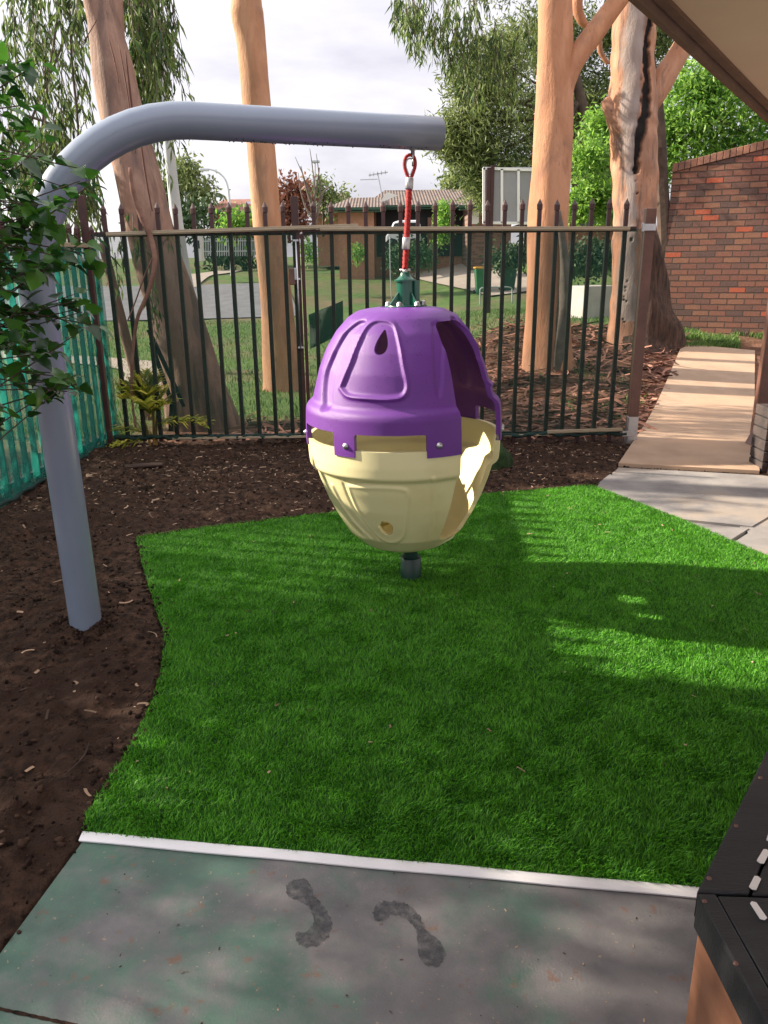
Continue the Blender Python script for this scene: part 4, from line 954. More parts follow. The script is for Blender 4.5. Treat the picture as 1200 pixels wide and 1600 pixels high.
# -- leaning gum at left
D1t = 8.2
t1 = empty('leaning_gum_tree', tuple(at(318, 668, D1t)), label='leaning brown gum tree with forked trunk and drooping leaves behind the left gate leaf', cat='tree')
pts = [(322, 690, 120), (312, 640, 104), (296, 570, 88), (272, 490, 80), (245, 400, 76), (218, 290, 72), (196, 200, 68), (178, 110, 64), (160, 30, 46), (135, -80, 44), (90, -260, 36), (40, -420, 25)]
trunk_obj('trunk', [at(a, b, D1t) for a, b, w in pts], [px_w(w, a, b, D1t) for a, b, w in pts], m_g1, t1)
pts = [(188, 180, 50), (182, 110, 36), (178, 40, 32), (176, -60, 30), (190, -300, 24), (230, -560, 14)]
trunk_obj('limb', [at(a, b, D1t + .05) for a, b, w in pts], [px_w(w, a, b, D1t) for a, b, w in pts], m_g1, t1)
pts = [(160, 380, 14), (185, 480, 15), (205, 560, 15), (228, 640, 16), (236, 672, 18)]
trunk_obj('limb', [at(a, b, 8.5) for a, b, w in pts], [px_w(w, a, b, 8.5) for a, b, w in pts], m_g1, t1, 10)
# drooping foliage: hanging twigs
def hanging(cl_, D, n, L0, L1, leafL, leafW, per):
    P = []; Dv = []; tw = MB()
    for (x0, y0, x1, y1) in cl_:
        for _ in range(n):
            a = at(random.uniform(x0, x1), random.uniform(y0, y1), D + random.uniform(-.6, .9)); dx = random.uniform(-.25, .25); dy = random.uniform(-.25, .25); l_ = random.uniform(L0, L1)
            q = [a + Vector((dx * t * l_, dy * t * l_, -l_ * (t ** 1.3))) for t in (0, .33, .66, 1)]; tw.tube(q, [.006, .005, .004, .002], 4, False)
            for k in range(per):
                t = random.random(); i = min(2, int(t * 3)); p = q[i].lerp(q[i + 1], t * 3 - i); P.append(p + Vector([random.gauss(0, .02) for _ in range(3)])); Dv.append((random.gauss(0, .45), random.gauss(0, .45), -1))
    P = np.array(P); n_ = len(P); V, F, _ = leaf_mesh(P, np.array(Dv), leafL * (.6 + .7 * rng.random(n_)), leafW * (.7 + .6 * rng.random(n_)), .1)
    return V, F, np.repeat(rng.random(n_), 4), tw
boxes = [(-60, -60, 130, 60), (-60, 40, 130, 200), (0, 180, 110, 260), (170, -80, 245, 60), (185, 60, 255, 150), (200, -60, 262, 40), (-40, -200, 240, -60), (40, 230, 150, 300)]
V, F, A, tw = hanging(boxes, 9.2, 40, .35, 1.1, .15, .026, 22)
V2, F2, A2, tw2 = hanging([(175, 330, 225, 400), (205, 350, 290, 400), (228, 420, 262, 480)], 7.9, 5, .15, .4, .12, .018, 12)
V = np.concatenate([V, V2]); F = np.concatenate([F, F2 + len(V) - len(V2)]); A = np.concatenate([A, A2])
np_mesh('crown', V, F, m_gum, t1, attr=A); tw.add(tw2.v, tw2.f); tw.build('twigs', m_gtrunk, t1, kind='stuff')
mb = MB()
for q in ([(118, 300), (122, 200), (112, 90), (108, -50)], [(60, 320), (66, 200), (85, 60), (100, -60)], [(20, 260), (60, 160), (110, 40)], [(125, 240), (90, 200), (40, 180)]):
    mb.tube([at(a, b, 9.4) for a, b in q], [.014] * len(q), 6, smooth=4)
mb.build('branches', m_gtrunk, t1, smooth=True)
# peeling bark ribbons on the trunk
mb = MB()
for q, w in (([(196, 80, ), (204, 150), (212, 215)], .03), ([(170, 60), (178, 90), (186, 130)], .02), ([(215, 180), (225, 260), (238, 330)], .03), ([(186, 70), (195, 120), (206, 190), (212, 240)], .02), ([(152, 30), (140, 50), (126, 72)], .016)):
    mb.tube([at(a, b, 7.88 + i * .0) for i, (a, b) in enumerate(q)], [w * .2, w * .3] + [w * .15] * (len(q) - 2), 6, smooth=4, wob=.2)
mb.build('peeling_bark', m_bark, t1, smooth=True)

# dead vine in front of the fence
vine = [(203, 262), (208, 300), (222, 340), (236, 372), (242, 410), (232, 455), (214, 500), (207, 560), (206, 620), (212, 668)]
mb = MB(); mb.tube([at(a, b, FY - .12 + .03 * math.sin(i)) for i, (a, b) in enumerate(vine)], [.012, .020, .024, .022, .020, .018, .016, .014, .012, .010], 8, smooth=6, wob=.12)
mb.tube([at(a, b, FY - .10) for a, b in [(242, 395), (226, 430), (212, 470), (200, 500)]], [.006] * 4, 6, smooth=4)
mb.build('dead_vine', mat('vine bark', (0.13, 0.06, 0.045), (0.26, 0.14, 0.10), 6, .9, .5, 30), smooth=True, label='knotty reddish brown vine stem winding down over the gate rail', cat='vine')

# -- slim straight gum
D2t = 10.6
t2 = empty('slim_gum_tree', tuple(at(445, 606, D2t)), label='slim straight pale orange gum trunk rising behind the gate latch', cat='tree')
pts = [(447, 625, 82), (444, 590, 64), (438, 540, 54), (430, 460, 48), (421, 380, 46), (413, 300, 45), (405, 200, 45), (398, 120, 44), (391, 60, 45), (386, 20, 50), (385, -40, 42), (383, -200, 38), (370, -500, 28), (360, -800, 16)]
trunk_obj('trunk', [at(a, b, D2t) for a, b, w in pts], [px_w(w, a, b, D2t) for a, b, w in pts], m_g2, t2, 24)
# -- salmon gum
D3t = 10.4
t3 = empty('salmon_gum_tree', tuple(at(862, 612, D3t)), label='smooth orange gum trunk with one branch rising right, behind the gate', cat='tree')
pts = [(862, 640, 130), (860, 600, 92), (856, 560, 76), (855, 500, 68), (856, 420, 64), (858, 330, 64), (862, 250, 62), (866, 180, 60), (867, 110, 56), (868, 40, 52), (869, -60, 50), (872, -260, 44), (865, -560, 34), (860, -800, 20)]
trunk_obj('trunk', [at(a, b, D3t) for a, b, w in pts], [px_w(w, a, b, D3t) for a, b, w in pts], m_g3, t3, 26)
pts = [(872, 180, 30), (884, 130, 30), (900, 92, 32), (925, 55, 32), (955, 15, 30), (990, -30, 28), (1050, -120, 22)]
trunk_obj('branch', [at(a, b, D3t - .02) for a, b, w in pts], [px_w(w, a, b, D3t) for a, b, w in pts], m_g3, t3, 14)
pts = [(866, 610, 14), (874, 540, 16), (882, 470, 15), (880, 400, 12), (872, 330, 8)]
trunk_obj('loose_bark', [at(a, b, D3t - .28) for a, b, w in pts], [px_w(w, a, b, D3t) for a, b, w in pts], m_gtrunk, t3, 8, wob=.3)
# -- scarred gum
D4t = 11.6
t4 = empty('scarred_gum_tree', tuple(at(1003, 535, D4t)), label='thick gum trunk with a long black scar and rough dark base beside the brick wall', cat='tree')
pts = [(985, 545, 74), (986, 500, 66), (988, 440, 62), (990, 380, 64), (992, 340, 66), (992, 280, 68), (990, 220, 72), (988, 180, 76), (988, 120, 68), (990, 60, 66), (992, 0, 64), (996, -120, 60), (1000, -400, 40), (1005, -700, 20)]
tr4 = trunk_obj('trunk', [at(a, b, D4t) for a, b, w in pts], [px_w(w, a, b, D4t) for a, b, w in pts], m_g4, t4, 96, 26, wob=.045)
scar = [(np.array(at(a, b, D4t)), w) for a, b, w in [(1012, -60, .02), (1008, 0, .03), (1003, 60, .035), (1000, 100, .05), (1001, 140, .065), (996, 180, .065), (990, 215, .08), (987, 245, .05), (986, 275, .03)]]
grey = [(np.array(at(a, b, D4t)), w) for a, b, w in [(990, -40, .05), (984, 40, .10), (978, 110, .12), (974, 180, .10), (972, 230, .07), (977, 300, .07), (975, 360, .08), (972, 430, .10), (975, 500, .12)]]
me = tr4.data; nv_ = len(me.vertices); co = np.empty(nv_ * 3, np.float32); me.vertices.foreach_get('co', co); co = co.reshape(-1, 3) + np.array(t4.location)
def linedist(pl, k_):
    xi = np.interp(-co[:, 2], [-p[0][2] for p in pl], [p[0][0] for p in pl]); wi = np.interp(-co[:, 2], [-p[0][2] for p in pl], [p[1] for p in pl], left=.001, right=.001)
    nz_ = (vnoise(co[:, 0] * 1.2 + co[:, 1], co[:, 2] * .7, 7, k_) - .5) * .05 + (vnoise(co[:, 0] * 2, co[:, 2], 17, k_ + 3) - .5) * .04
    return (np.abs(co[:, 0] - xi + nz_)) / np.maximum(wi, .001), co[:, 1] < D4t + .02
ds, fr1 = linedist(scar, 5); dg_, fr2 = linedist(grey, 9)
sc_v = sst(1.15, .6, ds) * fr1; gr_v = sst(1.3, .7, dg_) * fr2
co[:, 1] += sc_v * .07
me.vertices.foreach_set('co', (co - np.array(t4.location)).astype(np.float32).ravel()); me.update()
for nm, av_ in (('scar', sc_v), ('grey', gr_v)):
    a_ = me.attributes.new(nm, 'FLOAT', 'POINT'); a_.data.foreach_set('value', av_.astype(np.float32))
tt = m_g4.node_tree; pb4 = tt.nodes['Principled BSDF']; src = pb4.inputs['Base Color'].links[0].from_socket
for nm, c_ in (('grey', (0.30, 0.25, 0.23)), ('scar', (0.010, 0.008, 0.008))):
    a_ = N(tt, 'ShaderNodeAttribute', attribute_name=nm); mm_ = N(tt, 'ShaderNodeMixRGB'); tt.links.new(a_.outputs['Fac'], mm_.inputs[0]); tt.links.new(src, mm_.inputs[1]); mm_.inputs[2].default_value = (*c_, 1); src = mm_.outputs[0]
tt.links.new(src, pb4.inputs['Base Color'])
pts = [(1012, 560, 130), (1010, 532, 104), (1006, 495, 84), (1006, 450, 66), (1006, 410, 58), (1004, 360, 44), (1002, 330, 20)]
trunk_obj('rough_base', [at(a, b, D4t) for a, b, w in pts], [px_w(w, a, b, D4t) for a, b, w in pts], m_rough, t4, 40, wob=.16)
pts = [(1005, 180, 26), (1022, 150, 34), (1042, 115, 34), (1062, 80, 30), (1085, 30, 26), (1120, -40, 22)]
trunk_obj('branch', [at(a, b, D4t + .1) for a, b, w in pts], [px_w(w, a, b, D4t) for a, b, w in pts], m_g4, t4, 14, wob=.1)
mb = MB(); mb.tube([at(a, b, D4t - .05) for a, b in [(978, 205), (964, 182), (952, 166), (944, 155)]], [px_w(w, 960, 180, D4t) for w in (44, 34, 22, 10)], 12, smooth=5, wob=.15); mb.build('branch_stub', m_g4, t4, smooth=True)
# dark hanging branch between
mb = MB(); mb.tube([at(a, b, 13) for a, b in [(905, -20), (902, 10), (908, 30), (918, 42), (935, 58), (938, 80), (950, 100)]], [.07, .08, .07, .05, .045, .04, .03], 10, smooth=6); mb.build('broken_branch', m_g3, t3, smooth=True)

# upper crowns (mostly above the frame), thinned where sun must reach
def sun_foot(V): t = V[:, 2] / SUN_DIR.z; return V[:, 0] - SUN_DIR.x * t, V[:, 1] - SUN_DIR.y * t
litA = [(p.x, p.y) for p in [gnd(a, b) for a, b in [(818, 745), (925, 740), (1250, 850), (1500, 1000), (1500, 1130), (1200, 1092), (1060, 1078), (900, 1068), (838, 1050), (815, 1000), (822, 930), (826, 870)]]]
litB = [(p.x, p.y) for p in [gnd(a, b) for a, b in [(190, 1475), (300, 1490), (420, 1510), (490, 1535), (470, 1560), (330, 1545), (210, 1520)]]]
litC = [(p.x, p.y) for p in [gnd(a, b) for a, b in [(880, 1405), (960, 1395), (1050, 1440), (1090, 1480), (1075, 1530), (950, 1505), (890, 1470)]]]
litD = [(p.x, p.y) for p in [gnd(a, b) for a, b in [(880, 1290), (1080, 1300), (1100, 1370), (900, 1345)]]]
litE = [(p.x, p.y) for p in [gnd(a, b) for a, b in [(0, 1520), (110, 1530), (180, 1560), (160, 1600), (0, 1590)]]]
litF = [(p.x, p.y) for p in [gnd(a, b) for a, b in [(900, 1540), (1080, 1560), (1080, 1620), (920, 1620)]]]
def keep(P):
    x, y = sun_foot(P); k = ~poly_in(litA, x, y)
    for L_, pr_ in ((litB, .0), (litC, .1), (litD, .5), (litE, .1), (litF, .1)): k &= ~poly_in(L_, x, y) | (rng.random(len(x)) < pr_)
    # dappled streaks over the far half of the turf
    st = vnoise(x * .55, y * 2.6, 2.0, 21); band = sst(3.0, 3.5, y) * sst(5.6, 5.2, y) * sst(-1.8, -1.4, x)
    k &= ~((st > .47) & (rng.random(len(x)) < band * .97))
    k &= ~((y > 5.6) & (rng.random(len(x)) < .55)); k &= ~((y > 7.3) & (rng.random(len(x)) < .9))
    return k
def inview(P, m_=30):
    q = P - np.array([0, 0, CAM_H]); z = q @ np.array(fwd); x = q @ np.array(right); y = q @ np.array(up); px_ = 600 + FPX * x / z; py_ = 800 - FPX * y / z
    return (z > 0) & (px_ > -m_) & (px_ < 1200 + m_) & (py_ > -m_) & (py_ < 1600 + m_)
# unseen shade gums added left of the fence, crowns shaped to cast the dapples
n = 30000; P = np.zeros((n, 3)); fx = rng.uniform(-4.8, 2.3, n); fy_ = rng.uniform(-2.0, 8.2, n)
lxs = rng.uniform(-11.0, -4.6, n); zz = (fx - lxs) * SUN_DIR.z / -SUN_DIR.x; P[:, 0] = lxs; P[:, 2] = zz; P[:, 1] = fy_ + SUN_DIR.y * zz / SUN_DIR.z
cl_n = (vnoise(P[:, 0] + P[:, 2], P[:, 1], 1.6, 31) * .6 + vnoise(P[:, 1] + 7, P[:, 2] * 1.0, 1.8, 32) * .4)
k = (zz > 2.3) & (zz < 9.5) & keep(P) & ~inview(P, 10) & (cl_n > .30); P = P[k]
for (lab, cx, cy, sel) in (('grey barked gum added unseen beyond the left fence to shade the yard, nearer the slab', -7.6, 0.9, P[:, 1] < 3.4), ('grey barked gum added unseen beyond the left fence to shade the yard, nearer the corner', -7.2, 7.9, P[:, 1] >= 3.4)):
    t = empty('unseen_shade_gum', (cx, cy, 0), label=lab, cat='tree')
    trunk_obj('trunk', [(cx, cy, -.2), (cx, cy, .6), (cx - .2, cy + .1, 3), (cx + .1, cy, 5.5), (cx, cy, 8.2)], [.3, .24, .2, .14, .05], m_g1, t, 14)
    mb = MB()
    for i in range(7):
        a = i * .9; z0 = 2.6 + i * .7; mb.tube([(cx, cy, z0), (cx + math.cos(a) * 1.1, cy + math.sin(a) * .6, z0 + .7), (cx + math.cos(a) * 2.1, cy + math.sin(a) * 1.1, z0 + 1.1)], [.08, .05, .02], 8, smooth=4)
    mb.build('branches', m_gtrunk, t, smooth=True)
    Q = P[sel]; nq = len(Q); V, F, _ = leaf_mesh(Q, rng.normal(size=(nq, 3)) + np.array([0, 0, -.8]), .24 * (.6 + .7 * rng.random(nq)), .06 * (.7 + .6 * rng.random(nq)))
    np_mesh('crown', V, F, m_gum, t, attr=np.repeat(rng.random(nq), 4))
# overhead crowns of the four gums
for t, c, r_, nn in ((t1, (-3.4, 8.6, 8.2), (3.0, 2.6, 2.0), 420), (t2, (-1.6, 10.2, 11.5), (3.0, 3.0, 2.2), 420), (t3, (2.2, 10.4, 10.6), (3.4, 3.0, 2.4), 460), (t4, (4.9, 11.6, 10.4), (3.0, 3.0, 2.2), 420)):
    cs = ellips(nn, c, r_); 
    V, F, A = clump_leaves(cs, 14, .22, .2, .045); 
    ctr = V.reshape(-1, 4, 3).mean(1); kk = keep(ctr) & ~inview(ctr, 20); 
    V = V.reshape(-1, 4, 3)[kk].reshape(-1, 3); A = A.reshape(-1, 4)[kk].ravel(); b = np.arange(kk.sum()) * 4; F = np.concatenate([np.stack([b, b + 1, b + 2], 1), np.stack([b, b + 2, b + 3], 1)])
    np_mesh('crown' if t is not t1 else 'upper_crown', V, F, m_gum, t, attr=A)

# -- olive tree behind (large), drooping
def bg_tree(name, label, D, blobs, m_, trunk_px, tw, leafL, leafW, per, spread, npb, tm=None, down=.4, group=None):
    base = at(trunk_px[0][0], trunk_px[0][1], D); t = empty(name, tuple(base), label=label, cat='tree', group=group)
    if len(trunk_px) > 1:
        trunk_obj('trunk', [at(a, b, D) for a, b in trunk_px], [px_w(tw * (1 - .6 * i / (len(trunk_px) - 1)), a, b, D) for i, (a, b) in enumerate(trunk_px)], tm or m_dtrunk, t, 10, 5)
        mb = MB(); top = at(*trunk_px[-1], D); mid_ = at(*trunk_px[len(trunk_px) // 2], D)
        for (bx, by, br, *_) in blobs[:9]:
            q = at(bx, by, D); mb.tube([mid_.lerp(top, random.random()), mid_.lerp(q, .5) + Vector((0, random.uniform(-.3, .3), .1)), q], [px_w(tw * .35, bx, by, D), px_w(tw * .2, bx, by, D), px_w(tw * .06, bx, by, D)], 6, smooth=4)
        mb.build('branches', tm or m_dtrunk, t, smooth=True)
    Vs, Fs, As = [], [], []; off = 0
    for bl in blobs:
        bx, by, br = bl[:3]; c = at(bx, by, D + (bl[3] if len(bl) > 3 else 0)); rr = px_w(br * 2, bx, by, D)
        cs = ellips(npb, c, (rr, rr, rr * .8)); V, F, A = clump_leaves(cs, per, spread, leafL, leafW, down); Vs.append(V); Fs.append(F + off); As.append(A); off += len(V)
    np_mesh('crown', np.concatenate(Vs), np.concatenate(Fs), m_, t, attr=np.concatenate(As)); return t
random.seed(3)
bl = [(735, 190, 45), (780, 150, 50), (740, 240, 38), (790, 230, 55), (810, 280, 50), (760, 290, 30), (840, 180, 55, 1), (780, 90, 45), (730, 130, 30), (900, 240, 50, 1), (930, 140, 45, 1), (900, 60, 50, 1), (830, 60, 55, 1), (960, 50, 40, 1), (730, 210, 28), (950, 200, 45, 2), (890, 180, 50, 2), (940, 270, 35, 2), (770, -60, 60), (900, -60, 70, 1), (1000, 0, 50, 1), (700, 215, 18), (1030, 60, 35, 1)]
bg_tree('olive_green_tree', 'tall olive green tree with feathery foliage standing behind the salmon gum', 19, bl, m_pine, [(905, 350), (905, 270), (915, 200), (900, 120), (880, 20)], 26, .16, .030, 17, .17, 150, down=.15)
V_, F_, A_, tw_ = hanging([(640, -60, 760, 20), (660, 10, 740, 50), (690, 40, 790, 90), (740, 30, 840, 130), (615, -10, 660, 10)], 12.5, 22, .3, .7, .15, .024, 20)
tb = empty('overhanging_gum_tree', tuple(at(1040, 420, 12.8)), label='gum tree sending drooping leafy sprays in from the top of the picture', cat='tree')
np_mesh('crown', V_, F_, m_gum, tb, attr=A_); 
tw_.tube([at(a, b, 12.8) for a, b in [(1040, 420), (1035, 300), (1020, 120), (960, -60), (860, -90), (740, -40), (670, 0)]], [.12, .1, .09, .07, .05, .03, .01], 8, smooth=6); tw_.build('branches', m_dtrunk, tb)
# bright ferny tree at right
bl = [(1100, 180, 50), (1060, 210, 45), (1150, 170, 55), (1190, 200, 50), (1040, 260, 35), (1100, 240, 45), (1160, 240, 45), (925, 300, 28), (920, 245, 25), (950, 320, 24), (1075, 130, 35), (1230, 160, 50), (905, 320, 18), (1045, 190, 28), (1120, 140, 30), (935, 200, 25, 1), (1240, 240, 40)]
bg_tree('ferny_tree', 'bright green ferny leaved tree rising above the brick wall', 15.2, bl, m_fern, [(1110, 420), (1108, 320), (1120, 240), (1100, 170)], 12, .12, .038, 20, .12, 58, down=.1)
# middle distance small trees
bg_tree('round_gum_tree', 'rounded pale gum tree left of the curved street lamp', 60, [(250, 290, 24), (232, 300, 18), (285, 275, 22), (300, 300, 24), (320, 300, 14), (268, 300, 22), (290, 265, 12)], m_pine, [(280, 400), (280, 340), (282, 290)], 8, .5, .16, 14, .5, 26)
bg_tree('dark_bush', 'dark green bushy tree low behind the pale lamp pole', 52, [(235, 335, 20), (260, 340, 22), (290, 335, 22), (315, 345, 20), (335, 390, 20), (385, 385, 18), (372, 392, 22)], mat('dark foliage', (0.02, 0.05, 0.018), (0.06, 0.12, 0.035), .8, .7, attr=True), [(280, 400), (280, 350)], 6, .5, .2, 14, .5, 24)
bg_tree('garden_shrub', 'yellow green garden shrub in front of the far left house', 42, [(370, 345, 14), (385, 350, 10), (357, 352, 10)], m_fern, [(370, 380), (370, 350)], 3, .3, .12, 12, .3, 20)
bg_tree('red_leaved_tree', 'small tree with rusty red leaves between the gate stile and slim gum', 44, [(445, 300, 16), (438, 330, 18), (456, 325, 16), (452, 345, 16), (470, 300, 10), (465, 345, 10)], m_redl, [(452, 380), (450, 320)], 6, .35, .14, 14, .35, 24)
bg_tree('pale_tree', 'thin pale green tree beside the bare branched tree', 50, [(503, 290, 10), (510, 310, 14), (498, 300, 10), (520, 325, 10), (530, 310, 8), (487, 305, 9)], m_pine, [(505, 370), (505, 300)], 4, .35, .12, 12, .35, 14)
bg_tree('round_olive_tree', 'low rounded olive tree right of the rope on the skyline', 70, [(720, 275, 20), (705, 290, 14), (740, 285, 18), (752, 275, 14), (725, 295, 16)], m_pine, [(725, 340), (725, 290)], 6, .5, .2, 14, .6, 24)
bg_tree('cypress_shrub', 'narrow bright green cypress beside the tiled roof house', 31, [(694, 325, 9), (694, 342, 10), (695, 358, 10), (690, 370, 9)], m_fern, [(694, 385), (694, 330)], 3, .12, .05, 14, .12, 40)
bg_tree('low_garden_shrub', 'low green shrub on the slope in front of the orange brick house', 30, [(558, 392, 7), (560, 400, 7)], m_fern, [(559, 410), (559, 396)], 2, .12, .06, 12, .12, 18)
bg_tree('low_garden_shrub', 'round dark shrub low on the slope right behind the gate latch', 30, [(478, 388, 12), (484, 398, 10)], m_fern, [(480, 410), (480, 392)], 2, .12, .06, 12, .12, 22)
bg_tree('street_side_bush', 'green bush on the slope directly below the white van', 29, [(625, 395, 16), (640, 405, 15), (615, 408, 12), (650, 395, 12), (668, 400, 10)], mat('mid foliage', (0.03, 0.09, 0.03), (0.09, 0.18, 0.06), .9, .7, attr=True), [(632, 425), (632, 400)], 3, .16, .06, 14, .16, 40)
bg_tree('bank_shrub', 'dark green shrubs massed on the bank right of the salmon gum', 24, [(905, 400, 18), (930, 395, 20), (950, 400, 16), (895, 415, 14), (925, 415, 14), (782, 405, 10), (810, 400, 12)], mat('bank foliage', (0.018, 0.05, 0.02), (0.07, 0.13, 0.045), .9, .7, attr=True), [(920, 430), (920, 405)], 3, .16, .06, 14, .16, 40)
# bare tree
t = empty('bare_tree', tuple(at(490, 380, 40)), label='leafless tree with upright thin branches beside the tall double lamp', cat='tree')
mb = MB(); 
for q in ([(492, 370), (488, 320), (478, 285), (461, 245)], [(492, 365), (492, 300), (488, 260), (484, 232)], [(492, 360), (500, 310), (498, 270), (494, 240)], [(490, 330), (480, 300), (470, 260)], [(494, 340), (506, 300), (520, 290)], [(488, 340), (478, 325), (470, 300), (466, 270)], [(491, 310), (496, 285), (499, 262)]):
    mb.tube([at(a, b, 40) for a, b in q], [.06, .04, .025, .012][:len(q)], 6, smooth=3)
mb.build('trunk', m_gtrunk, t, smooth=True)

# -- near shrub at the left edge
random.seed(11)
SX = (-2.15, 2.6)
shr = empty('broadleaf_shrub', (SX[0], SX[1], 0), label='dark glossy leaved shrub leaning into view in front of the grey pole', cat='shrub')
reg = [(-60, 60), (20, 70), (50, 110), (70, 190), (110, 235), (140, 275), (140, 330), (150, 380), (120, 440), (150, 500), (90, 520), (125, 590), (118, 612), (60, 620), (20, 560), (-60, 520)]
tips = []
while len(tips) < 118:
    x_, y_ = random.uniform(-60, 150), random.uniform(60, 640)
    if poly_in(reg, np.array([x_]), np.array([y_]))[0]: tips.append((x_, y_, random.uniform(2.45, 3.1)))
tips += [(148, 508, 2.75), (130, 515, 2.75), (120, 600, 2.7), (105, 612, 2.72), (145, 385, 2.7), (140, 290, 2.7), (60, 98, 2.8), (150, 400, 2.75), (90, 588, 2.7)]
LP = []; LD = []; LN = []
br = MB(); root = Vector((SX[0], SX[1], 0)); spine = [root + Vector((0, 0, -.1)), root + Vector((.05, .02, .7)), root + Vector((.02, .05, 1.3)), root + Vector((0, .1, 1.9)), root + Vector((.05, .1, 2.5))]
br.tube(spine, [.05, .045, .035, .025, .012], 8, smooth=5)
for (x_, y_, D) in tips:
    e_ = at(x_, y_, D); h_ = max(.5, min(2.4, e_.z - random.uniform(-.3, .6))); s0 = Vector((SX[0], SX[1] + .05, h_)); mdl = s0.lerp(e_, .5) + Vector((0, random.uniform(-.2, .2), random.uniform(-.15, .22))); 
    P_, _ = resample([s0, mdl, e_], [1, 1, 1], 8); br.tube(P_, [.005 - .0035 * i / len(P_) for i in range(len(P_))], 6)
    dirb = (e_ - mdl).normalized()
    for k in range(random.randint(8, 12)):
        t = 1 - (k / 12) ** 1.1 * .6; i = min(len(P_) - 2, int(t * (len(P_) - 1))); p = P_[i].lerp(P_[i + 1], t * (len(P_) - 1) - i)
        sd = Vector((random.gauss(0, 1), random.gauss(0, 1), random.gauss(-.25, .5))); LP.append(p); LD.append((dirb * .7 + sd * .8).normalized()); LN.append(random.uniform(.042, .074))
# leaf: ovate with two side lobes, folded on the midrib
out = [(0, 0), (.10, .30), (.30, .42), (.42, .28), (.55, .30), (.78, .17), (1, 0)]
V = []; F = []; A = []
for p, d_, l_ in zip(LP, LD, LN):
    upv = Vector((random.gauss(0, .5), random.gauss(0, .5), 1)); s_ = d_.cross(upv).normalized(); n_ = s_.cross(d_).normalized(); b = len(V); av = random.random(); st = p + d_ * (l_ * .22)
    for sg in (1, -1):
        for (a_, w_) in out: V.append(tuple(st + d_ * (a_ * l_) + s_ * (sg * w_ * l_ * 1.15) + n_ * (w_ * l_ * .30 - a_ * a_ * l_ * .25)))
    for (a_, w_) in out: V.append(tuple(st + d_ * (a_ * l_) - n_ * (a_ * a_ * l_ * .25)))
    A += [av] * 21; m_ = b + 14
    for i in range(6):
        F += [(b + i, b + i + 1, m_ + i + 1, m_ + i), (m_ + i, m_ + i + 1, b + 8 + i, b + 7 + i)]
np_mesh('foliage', V, np.array(F), m_shrub, shr, attr=A, smooth=True); br.build('stems', m_dtrunk, shr, smooth=True)

# -- small yellow palm by the corner
pb_ = gnd(240, 698, .0); pm = empty('small_palm', tuple(pb_), label='small palm with yellow stems and spiky leaves in the bed by the fence corner', cat='palm')
mb = MB(); fr = MB()
for i in range(7):
    a = random.uniform(0, 6.28); b_ = pb_ + Vector((math.cos(a) * .03, math.sin(a) * .03, -.02)); mb.tube([b_, b_ + Vector((math.cos(a) * .02, 0, .2)), b_ + Vector((math.cos(a) * .06, math.sin(a) * .03, .36))], [.012, .010, .006], 8, smooth=3)
mb.build('stems', m_cane, pm, smooth=True)
V = []; F = []; A = []
def frond(base, az, el, L_, dr, n=18, w=.017, ll=.17):
    d_ = Vector((math.cos(az) * math.cos(el), math.sin(az) * math.cos(el), math.sin(el))); prev = base
    for i in range(n):
        t = i / (n - 1); p = base + d_ * (L_ * t) - Vector((0, 0, dr * t * t)); 
        for sg in (-1, 1):
            s_ = d_.cross(Vector((0, 0, 1))).normalized() * sg; ld = (s_ * .8 + d_ * .8 + Vector((0, 0, random.uniform(-.2, .35)))).normalized(); l_ = ll * (.5 + math.sin(math.pi * (.15 + .8 * t))) * random.uniform(.7, 1.1)
            wv = ld.cross(Vector((random.gauss(0, .4), random.gauss(0, .4), 1))).normalized() * w / 2; b = len(V)
            V.extend([tuple(p - wv), tuple(p + wv), tuple(p + ld * l_ * .6 + wv), tuple(p + ld * l_ * .6 - wv), tuple(p + ld * l_ - Vector((0, 0, l_ * .2)))]); F.extend([(b, b + 1, b + 2), (b, b + 2, b + 3), (b + 3, b + 2, b + 4)]); A.extend([random.random()] * 5)
for i in range(17):
    frond(pb_ + Vector((0, 0, random.uniform(.28, .42))), random.uniform(0, 6.28), random.uniform(.55, 1.45), random.uniform(.25, .42), random.uniform(.02, .14))
frond(pb_ + Vector((0, 0, .1)), math.pi - .1, .45, .34, .1); frond(pb_ + Vector((-.06, 0, .06)), math.pi + .5, .2, .3, .1); frond(pb_ + Vector((.03, 0, .2)), -.1, .35, .5, .18, 22); frond(pb_ + Vector((.03, 0, .2)), .3, .2, .5, .1, 22)
np_mesh('fronds', V, np.array(F), m_yel, pm, attr=A)
# dropped twigs and pale leaves on the soil
for (x_, y_, L_, a_) in ((130, 1185, .09, 1.3), (232, 1075, .08, 1.2)):
    c = gnd(x_, y_, .02); mb = MB(); mb.tube([c + Vector((math.cos(a_ + j * .2) * L_ * (j - 1), math.sin(a_ + j * .2) * L_ * (j - 1), .004 * (j == 1))) for j in range(3)], [.003, .0035, .002], 6, smooth=4)
    mb.build('dropped_twig', m_chip, smooth=True, label='thin curved pale twig lying on bare soil' + (' near the slab corner' if x_ == 130 else ' against the turf edge'), cat='twig')
# mossy mound behind pod
mc = gnd(775, 738, 0); mb = MB(); bm = bmesh.new(); bmesh.ops.create_icosphere(bm, subdivisions=4, radius=1)
for v in bm.verts:
    nn = float(vnoise(v.co.x * 2 + 5, v.co.y * 2 + v.co.z * 2, 1.3, 4)); v.co *= .85 + .3 * nn; v.co.x *= .19; v.co.y *= .16; v.co.z *= .23
    v.co += Vector((mc.x - .04, mc.y + .1, .06)) + Vector((-.25 * max(0, v.co.z), 0, 0))
me = bpy.data.meshes.new('turf_covered_rock'); bm.to_mesh(me); bm.free(); link_mesh('turf_covered_rock', me, m_rock, label='dark green mossy covered rock on the soil behind the pod', cat='rock')
